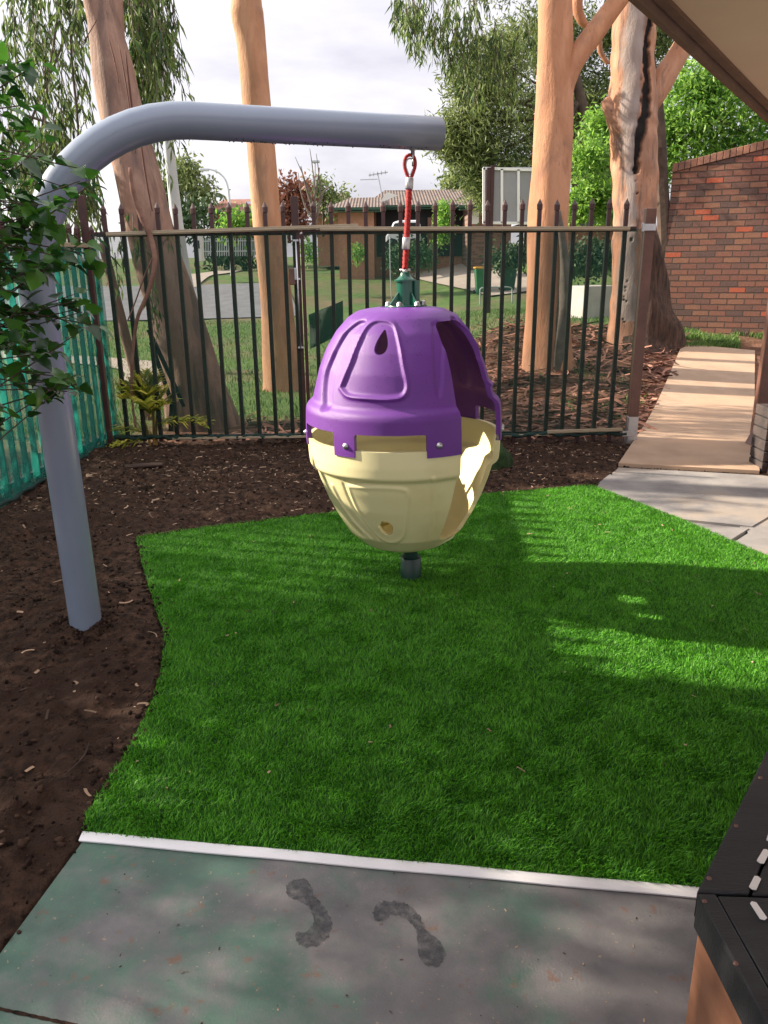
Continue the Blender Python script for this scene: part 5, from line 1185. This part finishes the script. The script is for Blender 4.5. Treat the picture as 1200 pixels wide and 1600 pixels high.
# bit of flat bark on bed
mb = MB(); c = gnd(225, 727, .03); mb.box(c, (.30, .10, .018), rz=.25); mb.build('bark_slab', m_chip, bevel=.006, label='flat reddish slab of bark lying in front of the small palm', cat='bark')

# ------------------------------------------------ brick wall
wb0 = at(1030, 512, 13.5); wz = float(ground_h(5.4, 13.3)) - .05; ang = R(-24)
wp = gnd(1033, 514, wz + .05)
W = empty('brick_wall', (wp.x - .05, wp.y, wz), ang, label='red and brown brick wall with raking brick coping beside the path', cat='wall')
zl = at(1038, 262, wp.y).z - wz; wl = 3.6
def ray_wall(px, py):
    d_ = ray(px, py); nrm = Vector((-math.sin(ang), math.cos(ang), 0)); t = (Vector((wp.x - .05, wp.y, 0)) - Vector((0, 0, CAM_H))).dot(nrm) / d_.dot(nrm); return Vector((0, 0, CAM_H)) + d_ * t
q1 = ray_wall(1040, 268); q2 = ray_wall(1200, 232)
xl1 = (Vector((q1.x, q1.y)) - Vector((wp.x - .05, wp.y))).length; xl2 = (Vector((q2.x, q2.y)) - Vector((wp.x - .05, wp.y))).length
h1 = q1.z - wz; h2 = q2.z - wz; sl = (h2 - h1) / max(.1, xl2 - xl1)
hA = h1 - sl * xl1; hB = hA + sl * wl
def local_obj(name, verts, faces, m_, parent, bevel=0, **kw):
    me = bpy.data.meshes.new(name); me.from_pydata(verts, [], faces); bm = bmesh.new(); bm.from_mesh(me); bmesh.ops.recalc_face_normals(bm, faces=bm.faces); bm.to_mesh(me); bm.free()
    o = link_mesh(name, me, m_, parent, False, **kw)
    if bevel: b = o.modifiers.new('b', 'BEVEL'); b.width = bevel; b.segments = 2
    return o
local_obj('wall_face', [(0, 0, -.3), (wl, 0, -.3), (wl, 0, hB), (0, 0, hA), (0, .24, -.3), (wl, .24, -.3), (wl, .24, hB), (0, .24, hA)], [(0, 1, 2, 3), (5, 4, 7, 6), (4, 0, 3, 7), (1, 5, 6, 2), (3, 2, 6, 7)], m_brick, W)
vv = []; ff = []; nb = int(wl / .086)
for i in range(nb):
    x0 = i * .086 - .004; x1 = x0 + .078; b = len(vv); za = hA + sl * x0 + .004; zb = hA + sl * x1 + .004; j = random.uniform(-.004, .004)
    for yy in (-.022 + j, .26):
        vv += [(x0, yy, za), (x1, yy, zb), (x1, yy, zb + .115 + j), (x0, yy, za + .115 + j)]
    ff += [(b, b + 1, b + 2, b + 3), (b + 5, b + 4, b + 7, b + 6), (b + 4, b, b + 3, b + 7), (b + 1, b + 5, b + 6, b + 2), (b + 3, b + 2, b + 6, b + 7), (b, b + 4, b + 5, b + 1)]
local_obj('coping_bricks', vv, ff, m_copbrick, W, .006)
local_obj('coping_mortar', [(0, -.01, hA), (wl, -.01, hB), (wl, -.01, hB + .105), (0, -.01, hA + .105), (0, .25, hA), (wl, .25, hB), (wl, .25, hB + .105), (0, .25, hA + .105)], [(0, 1, 2, 3), (5, 4, 7, 6), (4, 0, 3, 7), (1, 5, 6, 2), (3, 2, 6, 7)], m_dark, W)

# ------------------------------------------------ verandah: eave, pillar, post
ZR = 2.75
def hit(px, py, z): return gnd(px, py, z)
ea = hit(1016, 0, ZR); eb = hit(1208, 184, ZR); ed = (eb - ea).normalized(); en = Vector((ed.y, -ed.x, 0))
E0 = ea - ed * 6.0; E1 = ea + ed * 5.5
ver = empty('verandah_roof', (ea.x, ea.y, ZR), label='beige lined verandah eave with brown fascia overhead at the upper right', cat='roof')
mb = MB(); mb.prism([(p.x, p.y) for p in (E0 + en * .05, E1 + en * .05, E1 + en * 4.5, E0 + en * 4.5)], ZR, ZR + .10); mb.build('soffit', m_soffit, ver)
mb = MB(); mb.bar(E0 + Vector((0, 0, ZR + .05 - E0.z)), E1 + Vector((0, 0, ZR + .05 - E1.z)), .04, .22, side=tuple(en)); mb.build('fascia', m_fascia, ver, bevel=.004)
mb = MB(); mb.bar(E0 + en * .06 + Vector((0, 0, ZR - .012 - E0.z)), E1 + en * .06 + Vector((0, 0, ZR - .012 - E1.z)), .05, .022, side=tuple(en)); mb.build('eave_trim', m_fascia, ver)
# tall brown verandah / gate frame post
vp = gnd(1160, 697, 0); vr = empty('verandah_post', (vp.x + .1, vp.y, 0), label='tall dark brown steel frame leaning in at the right edge beyond the path', cat='post')
mb = MB(); a_ = at(1183, 700, vp.y); b_ = at(1222, 430, vp.y); mb.bar((a_.x, vp.y, .04), (a_.x + (b_.x - a_.x) * .55 + .0, vp.y, ZR + .2), .13, .09, side=(1, 0, 0)); mb.build('frame_tube', m_rustpost, vr, bevel=.006)
V = []; c0 = at(1163, 640, vp.y - .05)
bs = [(-.005, .0), (-.03, .02), (-.055, .01), (-.08, -.02)]
mb = MB(); n_ = 7; vs = []
for i in range(n_):
    t = i / (n_ - 1); z_ = .30 - .30 * t + .012; off = -.085 * t ** 2
    for (xx, yy) in ((off, -.02), (off, -.30)): vs.append((a_.x - .055 + xx, vp.y + yy, z_))
mb.add(vs, [(2 * i, 2 * i + 1, 2 * i + 3, 2 * i + 2) for i in range(n_ - 1)]); kp = mb.build('kick_plate', m_rustpost, vr); sm = kp.modifiers.new('s', 'SOLIDIFY'); sm.thickness = .008
# dark brick pillar
pc = at(1205, 735, 6.15); pc = gnd(1215, 738, 0)
pil = empty('brick_pillar', (pc.x + .08, pc.y, 0), label='dark painted brick pillar base at the right edge beside the paving', cat='pillar')
mb = MB(); x0 = gnd(1188, 738, 0).x
for r_ in range(6):
    for k_ in range(3):
        off = .12 if r_ % 2 else 0
        if k_ * .24 - off + .24 <= 0: continue
        xa = x0 + max(0, k_ * .24 - off); xb = x0 + min(.6, (k_ + 1) * .24 - off) - .01
        if xb - xa > .02: mb.box(((xa + xb) / 2, pc.y + .11, .04 + r_ * .086), (xb - xa, .23, .076))
mb.build('bricks', m_darkbrick, pil, bevel=.006)
mb = MB(); mb.box((x0 + .3, pc.y + .115, .25), (.58, .205, .50)); mb.build('mortar', m_dark, pil)
# broom-like pole with blue collar resting on pillar
bp_ = at(1196, 625, 6.1); br_ = empty('propped_pole', (bp_.x, bp_.y, 0), label='white pole with a bright blue collar propped by the brown frame', cat='pole')
q0 = Vector((x0 + .055, pc.y - .03, .0)); q1_ = q0 + Vector((.1, .0, 1.5))
mb = MB(); mb.tube([q0.lerp(q1_, .34), q1_], .016, 14); mb.build('shaft', m_whitep, br_, smooth=True)
mb = MB(); mb.tube([q0.lerp(q1_, .28), q0.lerp(q1_, .345)], .02, 14); mb.build('collar', m_blue, br_, smooth=True)
mb = MB(); mb.tube([q0, q0.lerp(q1_, .28)], .017, 14); mb.build('lower_shaft', m_rustpost, br_, smooth=True)

# ------------------------------------------------ foreground play table corner
TZ = .62
c0 = gnd(1088, 1394, TZ); pU = gnd(1200, 1168, TZ); pD = gnd(1215, 1635, TZ)
dU = (pU - c0); dU.z = 0; dD = (pD - c0); dD.z = 0; dUn = dU.normalized(); dDn = dD.normalized()
tb_ = empty('play_table', (c0.x, c0.y, 0), label='black painted timber topped play table corner with white road dashes', cat='table')
th_ = .055
A0 = c0; U1 = c0 + dUn * 1.3; Dn1 = c0 + dDn * .95; far = U1 + Vector((.75, -.1, 0))
def plank(name, pts, z0, z1, m_): mb = MB(); mb.prism([(p.x, p.y) for p in pts], z0, z1); return mb.build(name, m_, tb_, bevel=.004)
# border boards (mitred) and infill
inU = Vector((dUn.y, -dUn.x, 0)); inD = Vector((-dDn.y, dDn.x, 0)); 
if inU.x < 0: inU = -inU
if inD.x < 0: inD = -inD
mit = c0 + Vector((.085, -.004, 0))
wU = .078; uo0 = c0 + Vector((.003, .001, 0))
plank('edge_board', [c0 + dUn * .002, U1, U1 + inU * wU, mit + Vector((0, .002, 0))], TZ - th_, TZ, m_black)
m2 = mit + Vector((0, -.003, 0))
plank('edge_board', [c0 - Vector((0, .0025, 0)) , c0 + Vector((.030, -.0035, 0)), Dn1 + inD * .032, Dn1], TZ - th_ - .012, TZ + .001, m_black)
plank('top_board', [mit + Vector((.004, .001, 0)), U1 + inU * (wU + .004), U1 + inU * (wU + .18), mit + Vector((.22, -.012, 0))], TZ - th_, TZ - .001, m_black)
plank('top_board', [mit + Vector((.224, -.012, 0)), U1 + inU * (wU + .184), U1 + inU * (wU + .6), mit + Vector((.65, -.04, 0))], TZ - th_, TZ - .0005, m_black)
plank('top_board', [c0 + Vector((.0315, -.0050, 0)), mit + Vector((.65, -.045, 0)), Dn1 + Vector((.65, .1, 0)), Dn1 + inD * .0335], TZ - th_, TZ - .0015, m_black)
# ply side below
mb = MB(); s1 = c0 + Vector((.006, -.01, 0)); s2 = Dn1 + inD * .008; s3 = s2 + Vector((.5, .1, 0)); s4 = U1 + inU * .02; s5 = s4 + Vector((.5, 0, 0))
mb.prism([(p.x, p.y) for p in (s1, s2, s3, s5, s4)], -.01, TZ - th_ - .013); mb.build('side_panel', m_ply, tb_, bevel=.004)
for (xa, ya) in ((1108, 1372), (1150, 1290), (1188, 1215), (1101, 1408), (1150, 1505)):
    q = gnd(xa, ya, TZ + .001); mb = MB(); mb.lathe([(0, .0012), (.0035, .001), (.0042, -.001)], q, 12); mb.build('screw', m_rustpost, tb_, smooth=True)
for (xa, ya, xb, yb) in ((1197, 1330, 1188, 1348), (1183, 1372, 1176, 1389), (1176, 1412, 1193, 1436), (1206, 1300, 1203, 1315)):
    a_ = gnd(xa, ya, TZ); b_ = gnd(xb, yb, TZ); d_ = (b_ - a_).normalized(); s_ = Vector((-d_.y, d_.x, 0)) * .0056; mb = MB()
    mb.prism([(p.x, p.y) for p in (a_ - s_ * .8, b_ - s_ * 1.05, b_ + d_ * .003, b_ + s_, a_ + s_ * 1.05, a_ - d_ * .003)], TZ + .0006, TZ + .0022); mb.build('road_dash', m_whitep, tb_)

# ------------------------------------------------ beyond the fence: street things
# pale steel pole
def lamp_like(name, pts, D, w, m_, label, cat, parent=None):
    mb = MB(); mb.tube([at(a, b, D) for a, b in pts], [px_w(w_, a, b, D) for (a, b), w_ in zip(pts, w)], 16, smooth=5); return mb.build(name, m_, parent, smooth=True, label=label, cat=cat)
lamp_like('power_pole', [(322, 600), (312, 560), (295, 470), (282, 390), (268, 270), (255, 140), (238, -20), (215, -250)], 12.5, [28, 27, 24, 20, 17, 16, 15, 13], m_lamp, 'pale grey steel pole leaning slightly behind the leaning gum', 'pole')
sl_ = empty('street_lamp', tuple(at(363, 440, 38)), label='pale street lamp with a long curved arm left of the slim gum', cat='street lamp')
lamp_like('lamp_post', [(363, 440), (361, 380), (359, 330), (357, 300), (352, 281), (342, 270), (330, 265), (321, 264)], 38, [5.5, 5, 4.2, 3.8, 3.2, 2.8, 2.4, 2.2], m_lamp, None, None, sl_)
mb = MB(); q = at(319, 264, 38); mb.box(q + Vector((0, 0, -.03)), (.42, .2, .12)); mb.build('lamp_head', m_lamp, sl_, bevel=.04)
sl2 = empty('street_lamp', tuple(at(493, 400, 46)), label='tall straight lamp with a short double head beside the bare tree', cat='street lamp')
lamp_like('lamp_post', [(493, 400), (493, 330), (492, 280), (492, 255)], 46, [3.6, 3.2, 2.8, 2.6], m_lamp, None, None, sl2)
mb = MB(); q = at(493, 254, 46); mb.box(q + Vector((0, 0, .05)), (.45, .25, .14)); mb.build('lamp_head', m_lamp, sl2, bevel=.04)
lamp_like('sign_pole', [(612, 470), (610, 430), (609, 370)], 16, [1.6, 1.5, 1.4], m_lamp, 'thin pale stake standing on the slope left of the rope', 'stake')

# houses
def house(name, label, D, x0, x1, ybase, yeave, yridge, xr0, xr1, wallm, roofm, depth=7, gable=None, hip=True):
    a = at(x0, yeave, D); b = at(x1, yeave, D); zb = at(x0, ybase, D).z - .6; ze = (a.z + b.z) / 2; r0_ = at(xr0, yridge, D + depth / 2 + .5); r1_ = at(xr1, yridge, D + depth / 2 + .5); zr = (r0_.z + r1_.z) / 2
    h = empty(name, (a.x, D, zb), label=label, cat='house'); mb = MB(); mb.box(((a.x + b.x) / 2, D + depth / 2, (zb + ze) / 2), (b.x - a.x, depth, ze - zb)); mb.build('wall', wallm, h)
    ov = .5; V = [(a.x - ov, D - ov, ze), (b.x + ov, D - ov, ze), (b.x + ov, D + depth + ov, ze), (a.x - ov, D + depth + ov, ze), (r0_.x, D + depth / 2, zr), (r1_.x, D + depth / 2, zr)]
    mb = MB(); mb.add(V, [(0, 1, 5, 4), (2, 3, 4, 5), (3, 0, 4), (1, 2, 5)]); rfo = mb.build('roof', roofm, h)
    mb = MB(); mb.box(((a.x + b.x) / 2, D - ov, ze - .03), (b.x - a.x + 2 * ov, .10, .10)); mb.box(((a.x + b.x) / 2, D - ov / 2, ze - .13), (b.x - a.x + 2 * ov - .1, ov, .04)); mb.build('gutter', m_gutter, rfo)
    return h
def panel(h, D, x0, y0, x1, y1, m_, name='window', dz=.06):
    a = at(x0, y0, D); b = at(x1, y1, D); mb = MB(); mb.box(((a.x + b.x) / 2, D - .01, (a.z + b.z) / 2), (b.x - a.x, dz, a.z - b.z)); return mb.build(name, m_, h)
hA_ = house('brick_house', 'orange brick house with brown tiled hip roof and a dark panel painted as the shaded carport behind the rope', 36, 585, 735, 428, 322, 298, 601, 742, m_obrick, m_tile, 8)
panel(hA_, 36, 588, 326, 728, 400, m_dark, 'carport'); panel(hA_, 35.9, 668, 340, 684, 396, m_rustpost, 'carport_pier', .3)  # flat near black panel stands in for the shade inside the carport
ga = house('house_wing', 'low orange brick garage wing with dark tiled roof in front of the house', 34.5, 528, 584, 432, 326, 310, 548, 600, m_obrick, m_tile, 6)
mb = MB(); q = at(612, 312, 38)
gbl = [at(592, 318, 34.6), at(622, 305, 34.6), at(604, 300, 34.6)]
mb.add([tuple(p) for p in gbl] + [tuple(p + Vector((0, .12, 0))) for p in gbl], [(0, 1, 2), (5, 4, 3), (0, 3, 4, 1), (1, 4, 5, 2), (2, 5, 3, 0)]); mb.build('gable_trim', m_trim, hA_)
an = empty('roof_aerial', tuple(at(596, 302, 40)), label='thin television aerial on the tiled roof', cat='aerial'); mb = MB()
mb.bar(at(597, 305, 40), at(590, 270, 40), .05); mb.bar(at(576, 274, 40), at(606, 269, 40), .05); mb.bar(at(563, 281, 40), at(590, 280, 40), .04)
for i in range(5): mb.bar(at(578 + i * 6, 270.5 - i * 1.0, 39.8), at(578 + i * 6, 276 - i, 40.2), .03)
mb.build('antenna', m_lamp, an)
hB_ = house('brick_house', 'distant red roofed brick house left of the slim gum', 58, 333, 420, 380, 331, 312, 352, 415, m_obrick, m_tilered, 9)
panel(hB_, 58, 344, 340, 350, 352, m_glass); panel(hB_, 58, 332, 334, 336, 360, m_trim, 'downpipe')
mb = MB(); q = at(391, 322, 60); mb.box((q.x, 60.2, q.z), (.9, 1.6, .06), mat=Matrix.Rotation(R(25), 4, 'X')); mb.build('solar_panel', mat('solar', (.12, .16, .25), None, 1, .2), hB_)
hC_ = house('tiled_roof_house', 'brown roofed house partly hidden behind the garage wing', 52, 495, 545, 400, 335, 302, 505, 545, m_obrick, m_tile, 9)
hD_ = house('brick_house', 'dark brick house beside the grey backed sign board', 33, 735, 800, 410, 322, 297, 745, 800, brick_mat('dark house brick', [(0, (.16, .08, .06)), (.5, (.24, .12, .085))], (.2, .15, .12)), m_tile, 8)
panel(hD_, 33, 738, 328, 748, 350, m_trim, 'window')
hE_ = house('brick_house', 'red brick house glimpsed low between the two right hand gums', 30, 880, 990, 372, 336, 328, 895, 985, brick_mat('red house brick', [(0, (.30, .11, .07)), (.5, (.38, .15, .09))], (.3, .2, .15)), m_tile, 8)
panel(hE_, 29.9, 905, 345, 945, 352, m_glass, 'window')
# white van
vD = 33; v0 = at(603, 390, vD); van = empty('white_van', (v0.x, vD, v0.z), label='white van parked in front of the carport', cat='van')
v1 = at(657, 390, vD); Lx = v1.x - v0.x; zt = at(630, 344, vD).z; zb = v0.z
sec = [(0, .0), (0, .42), (.10, .55), (.22, .93), (.40, 1.0), (.92, 1.0), (1.0, .85), (1.0, 0)]
vs = []; 
for yy in (0, 1.7):
    for sx2, sz2 in sec: vs.append((v0.x + sx2 * Lx, vD + yy, zb + .1 + sz2 * (zt - zb - .1)))
n_ = len(sec); mb = MB(); mb.add(vs, [tuple(range(n_)), tuple(range(n_, 2 * n_))[::-1]] + [(i, n_ + i, n_ + (i + 1) % n_, (i + 1) % n_) for i in range(n_)]); mb.build('body', m_van, van, bevel=.06)
def vq(sx2, sz2, y=-.012): return (v0.x + sx2 * Lx, vD + y, zb + .1 + sz2 * (zt - zb - .1))
for q in ([(.16, .56), (.25, .88), (.42, .9), (.42, .56)], [(.47, .56), (.47, .9), (.9, .9), (.94, .56)]):
    mb = MB(); mb.add([vq(a, b) for a, b in q] + [vq(a, b, .01) for a, b in q], [(0, 1, 2, 3), (7, 6, 5, 4), (0, 4, 5, 1), (1, 5, 6, 2), (2, 6, 7, 3), (3, 7, 4, 0)]); mb.build('window', m_glass, van)
for xx in (.18, .82):
    mb = MB(); mb.tube([vq(xx, .02, -.03), vq(xx, .02, .2)], .3, 20); mb.build('wheel', m_dark, van, smooth=True)
# grey backed sign
sb = empty('sign_board', tuple(at(765, 350, 17)), label='large grey backed sign board in a white frame on brown posts', cat='sign')
sD = 17; mb = MB(); a_ = at(757, 262, sD); b_ = at(845, 348, sD); a2 = at(756, 347, sD)
mb.box(((a_.x + b_.x) / 2, sD, (a_.z + b_.z) / 2), (b_.x - a_.x, .03, a_.z - b_.z)); mb.build('panel', m_signgrey, sb)
def fr_(x0, y0, x1, y1): m = MB(); m.bar(at(x0, y0, sD - .03), at(x1, y1, sD - .03), .05); return m.build('frame', m_white, sb)
fr_(755, 263, 846, 266); fr_(755, 348, 846, 349); fr_(756, 262, 756, 349); fr_(784, 264, 784, 348); fr_(810, 265, 810, 348)
for xx in (764, 770, 838): mb = MB(); q = at(xx, 262 if xx != 770 else 258, sD - .08); mb.box((q.x, sD - .08, q.z / 2 + .3), (.07, .05, q.z - .6)); mb.build('post', m_brown, sb)
# wheelie bins
def wbin(px_, pyb, D, body, lid, label, h=1.0):
    p = at(px_, pyb, D); t = empty('wheelie_bin', tuple(p), label=label, cat='wheelie bin'); k = h
    vs = [(p.x + sx2 * w_ * k, p.y + sy2 * d2 * k, p.z + z_ * k) for z_, w_, d2 in ((.06, .20, .20), (.92, .28, .32)) for sx2, sy2 in ((-1, -1), (1, -1), (1, 1), (-1, 1))]
    mb = MB(); mb.add(vs, [(3, 2, 1, 0), (4, 5, 6, 7), (0, 1, 5, 4), (1, 2, 6, 5), (2, 3, 7, 6), (3, 0, 4, 7)]); mb.build('body', body, t, bevel=.03)
    mb = MB(); mb.box(p + Vector((0, 0, .965 * k)), (.62 * k, .70 * k, .07 * k)); mb.build('lid', lid, t, bevel=.03)
    for s_ in (-1, 1): mb = MB(); mb.tube([p + Vector((s_ * .24 * k, .2 * k, .1 * k)), p + Vector((s_ * .29 * k, .2 * k, .1 * k))], .1 * k, 16); mb.build('wheel', m_dark, t, smooth=True)
wbin(753, 462, 28, m_bin, m_lid, 'green wheelie bin with a yellow lid on the slope', .95)
wbin(793, 458, 28, m_bindk, m_bindk, 'dark green wheelie bin with matching lid on the slope', .95)
# hoop rail
hr = MB(); hr.tube([at(a, b, 24) for a, b in [(750, 478), (750, 458), (753, 450), (775, 449), (797, 449), (800, 456), (800, 474)]], .02, 8, smooth=4); hr.build('hoop_rail', m_lamp, smooth=True, label='low white tubular hoop rail in front of the bins', cat='hoop rail')
# concrete block
cb_ = at(922, 522, 15.2); gz = float(ground_h(cb_.x, 15.2)); mb = MB(); q0 = at(897, 478, 15.2); q1_ = at(940, 520, 15.2)
mb.box(((q0.x + q1_.x) / 2 + .1, 15.4, gz + .28), (.62, .5, .62), rz=.3); mb.build('concrete_block', m_conc, bevel=.02, label='pale square concrete block on the grass behind the salmon gum', cat='concrete block')
# loose cloth piece on a stake
a_ = at(482, 492, 9.6); b_ = at(535, 470, 9.6); c_ = at(537, 520, 9.6); d_ = at(485, 545, 9.6); mb = MB()
n_ = 8; vs = []
for i in range(n_ + 1):
    for j in range(n_ + 1):
        u_, v_ = i / n_, j / n_; p = a_.lerp(b_, u_).lerp(d_.lerp(c_, u_), v_); vs.append((p.x, p.y + .06 * math.sin(u_ * 7 + v_ * 3), p.z))
mb.add(vs, [(i * (n_ + 1) + j, (i + 1) * (n_ + 1) + j, (i + 1) * (n_ + 1) + j + 1, i * (n_ + 1) + j + 1) for i in range(n_) for j in range(n_)])
o = mb.build('loose_cloth', cloth_mat('dark loose cloth', (.012, .05, .03), .85), smooth=True, label='scrap of dark green cloth hanging beyond the gate latch', cat='cloth'); sm = o.modifiers.new('s', 'SOLIDIFY'); sm.thickness = .004
# white cabinet and small fences, sign at left distance
def wbox(name, px0, py0, px1, py1, D, m_, label, cat, dpt=.5):
    a = at(px0, py0, D); b = at(px1, py1, D); t = empty(name, ((a.x + b.x) / 2, D, b.z), label=label, cat=cat)
    mb = MB(); mb.box(((a.x + b.x) / 2, D + dpt / 2, (a.z + b.z) / 2), (b.x - a.x, dpt, a.z - b.z)); mb.build('cabinet_body', m_, t, bevel=.03)
    mb = MB(); mb.box(((a.x + b.x) / 2, D - .01, a.z * .62 + b.z * .38), ((b.x - a.x) * .6, .03, (a.z - b.z) * .3)); mb.build('front_panel', m_blue if cat == 'sign' else m_glass, t); return t
wbox('utility_cabinet', 302, 366, 316, 408, 34, m_whitep, 'white utility cabinet beyond the road on the left', 'cabinet')
wbox('street_sign', 437, 366, 449, 384, 30, m_whitep, 'small blue and white sign just right of the slim gum', 'sign', .05)
pf = empty('picket_fence', tuple(at(320, 400, 45)), label='pale picket fence far beyond the road on the left', cat='fence')
mb = MB()
for i in range(24): a_ = at(318 + i * 3.6, 372, 45); b_ = at(318 + i * 3.6, 400, 45); mb.bar(a_, b_, .05, .02)
mb.build('pickets', m_lamp, pf); mb = MB(); mb.bar(at(316, 377, 45), at(404, 376, 45), .06); mb.bar(at(316, 393, 45), at(404, 392, 45), .06); mb.build('rail', m_lamp, pf)
# dark propped stakes under leaning gum
ps = MB()
for q in (((232, 515), (295, 650)), ((236, 535), (272, 640)), ((268, 632), (266, 690))): ps.bar(at(*q[0], 7.9), at(*q[1], 7.9), .035)
ps.build('timber_props', m_dark, label='dark timber props leaning against the base of the leaning gum', cat='props')

GROUPS = {'steel_gate': 'gate leaves across the back of the yard', 'shade_cloth': 'green shade cloths on the fences', 'street_lamp': 'street lamps beyond the fence', 'brick_house': 'brick houses beyond the road',
          'wheelie_bin': 'wheelie bins on the slope', 'wet_footprint': 'wet footprints on the painted slab', 'unseen_shade_gum': 'unseen gums added beyond the left fence to shade the yard', 'dropped_twig': 'twigs dropped on the soil', 'low_garden_shrub': 'low shrubs on the slope'}
for o in list(C.objects):
    if o.parent is None and o.name.split('.')[0] in GROUPS: o['group'] = GROUPS[o.name.split('.')[0]]
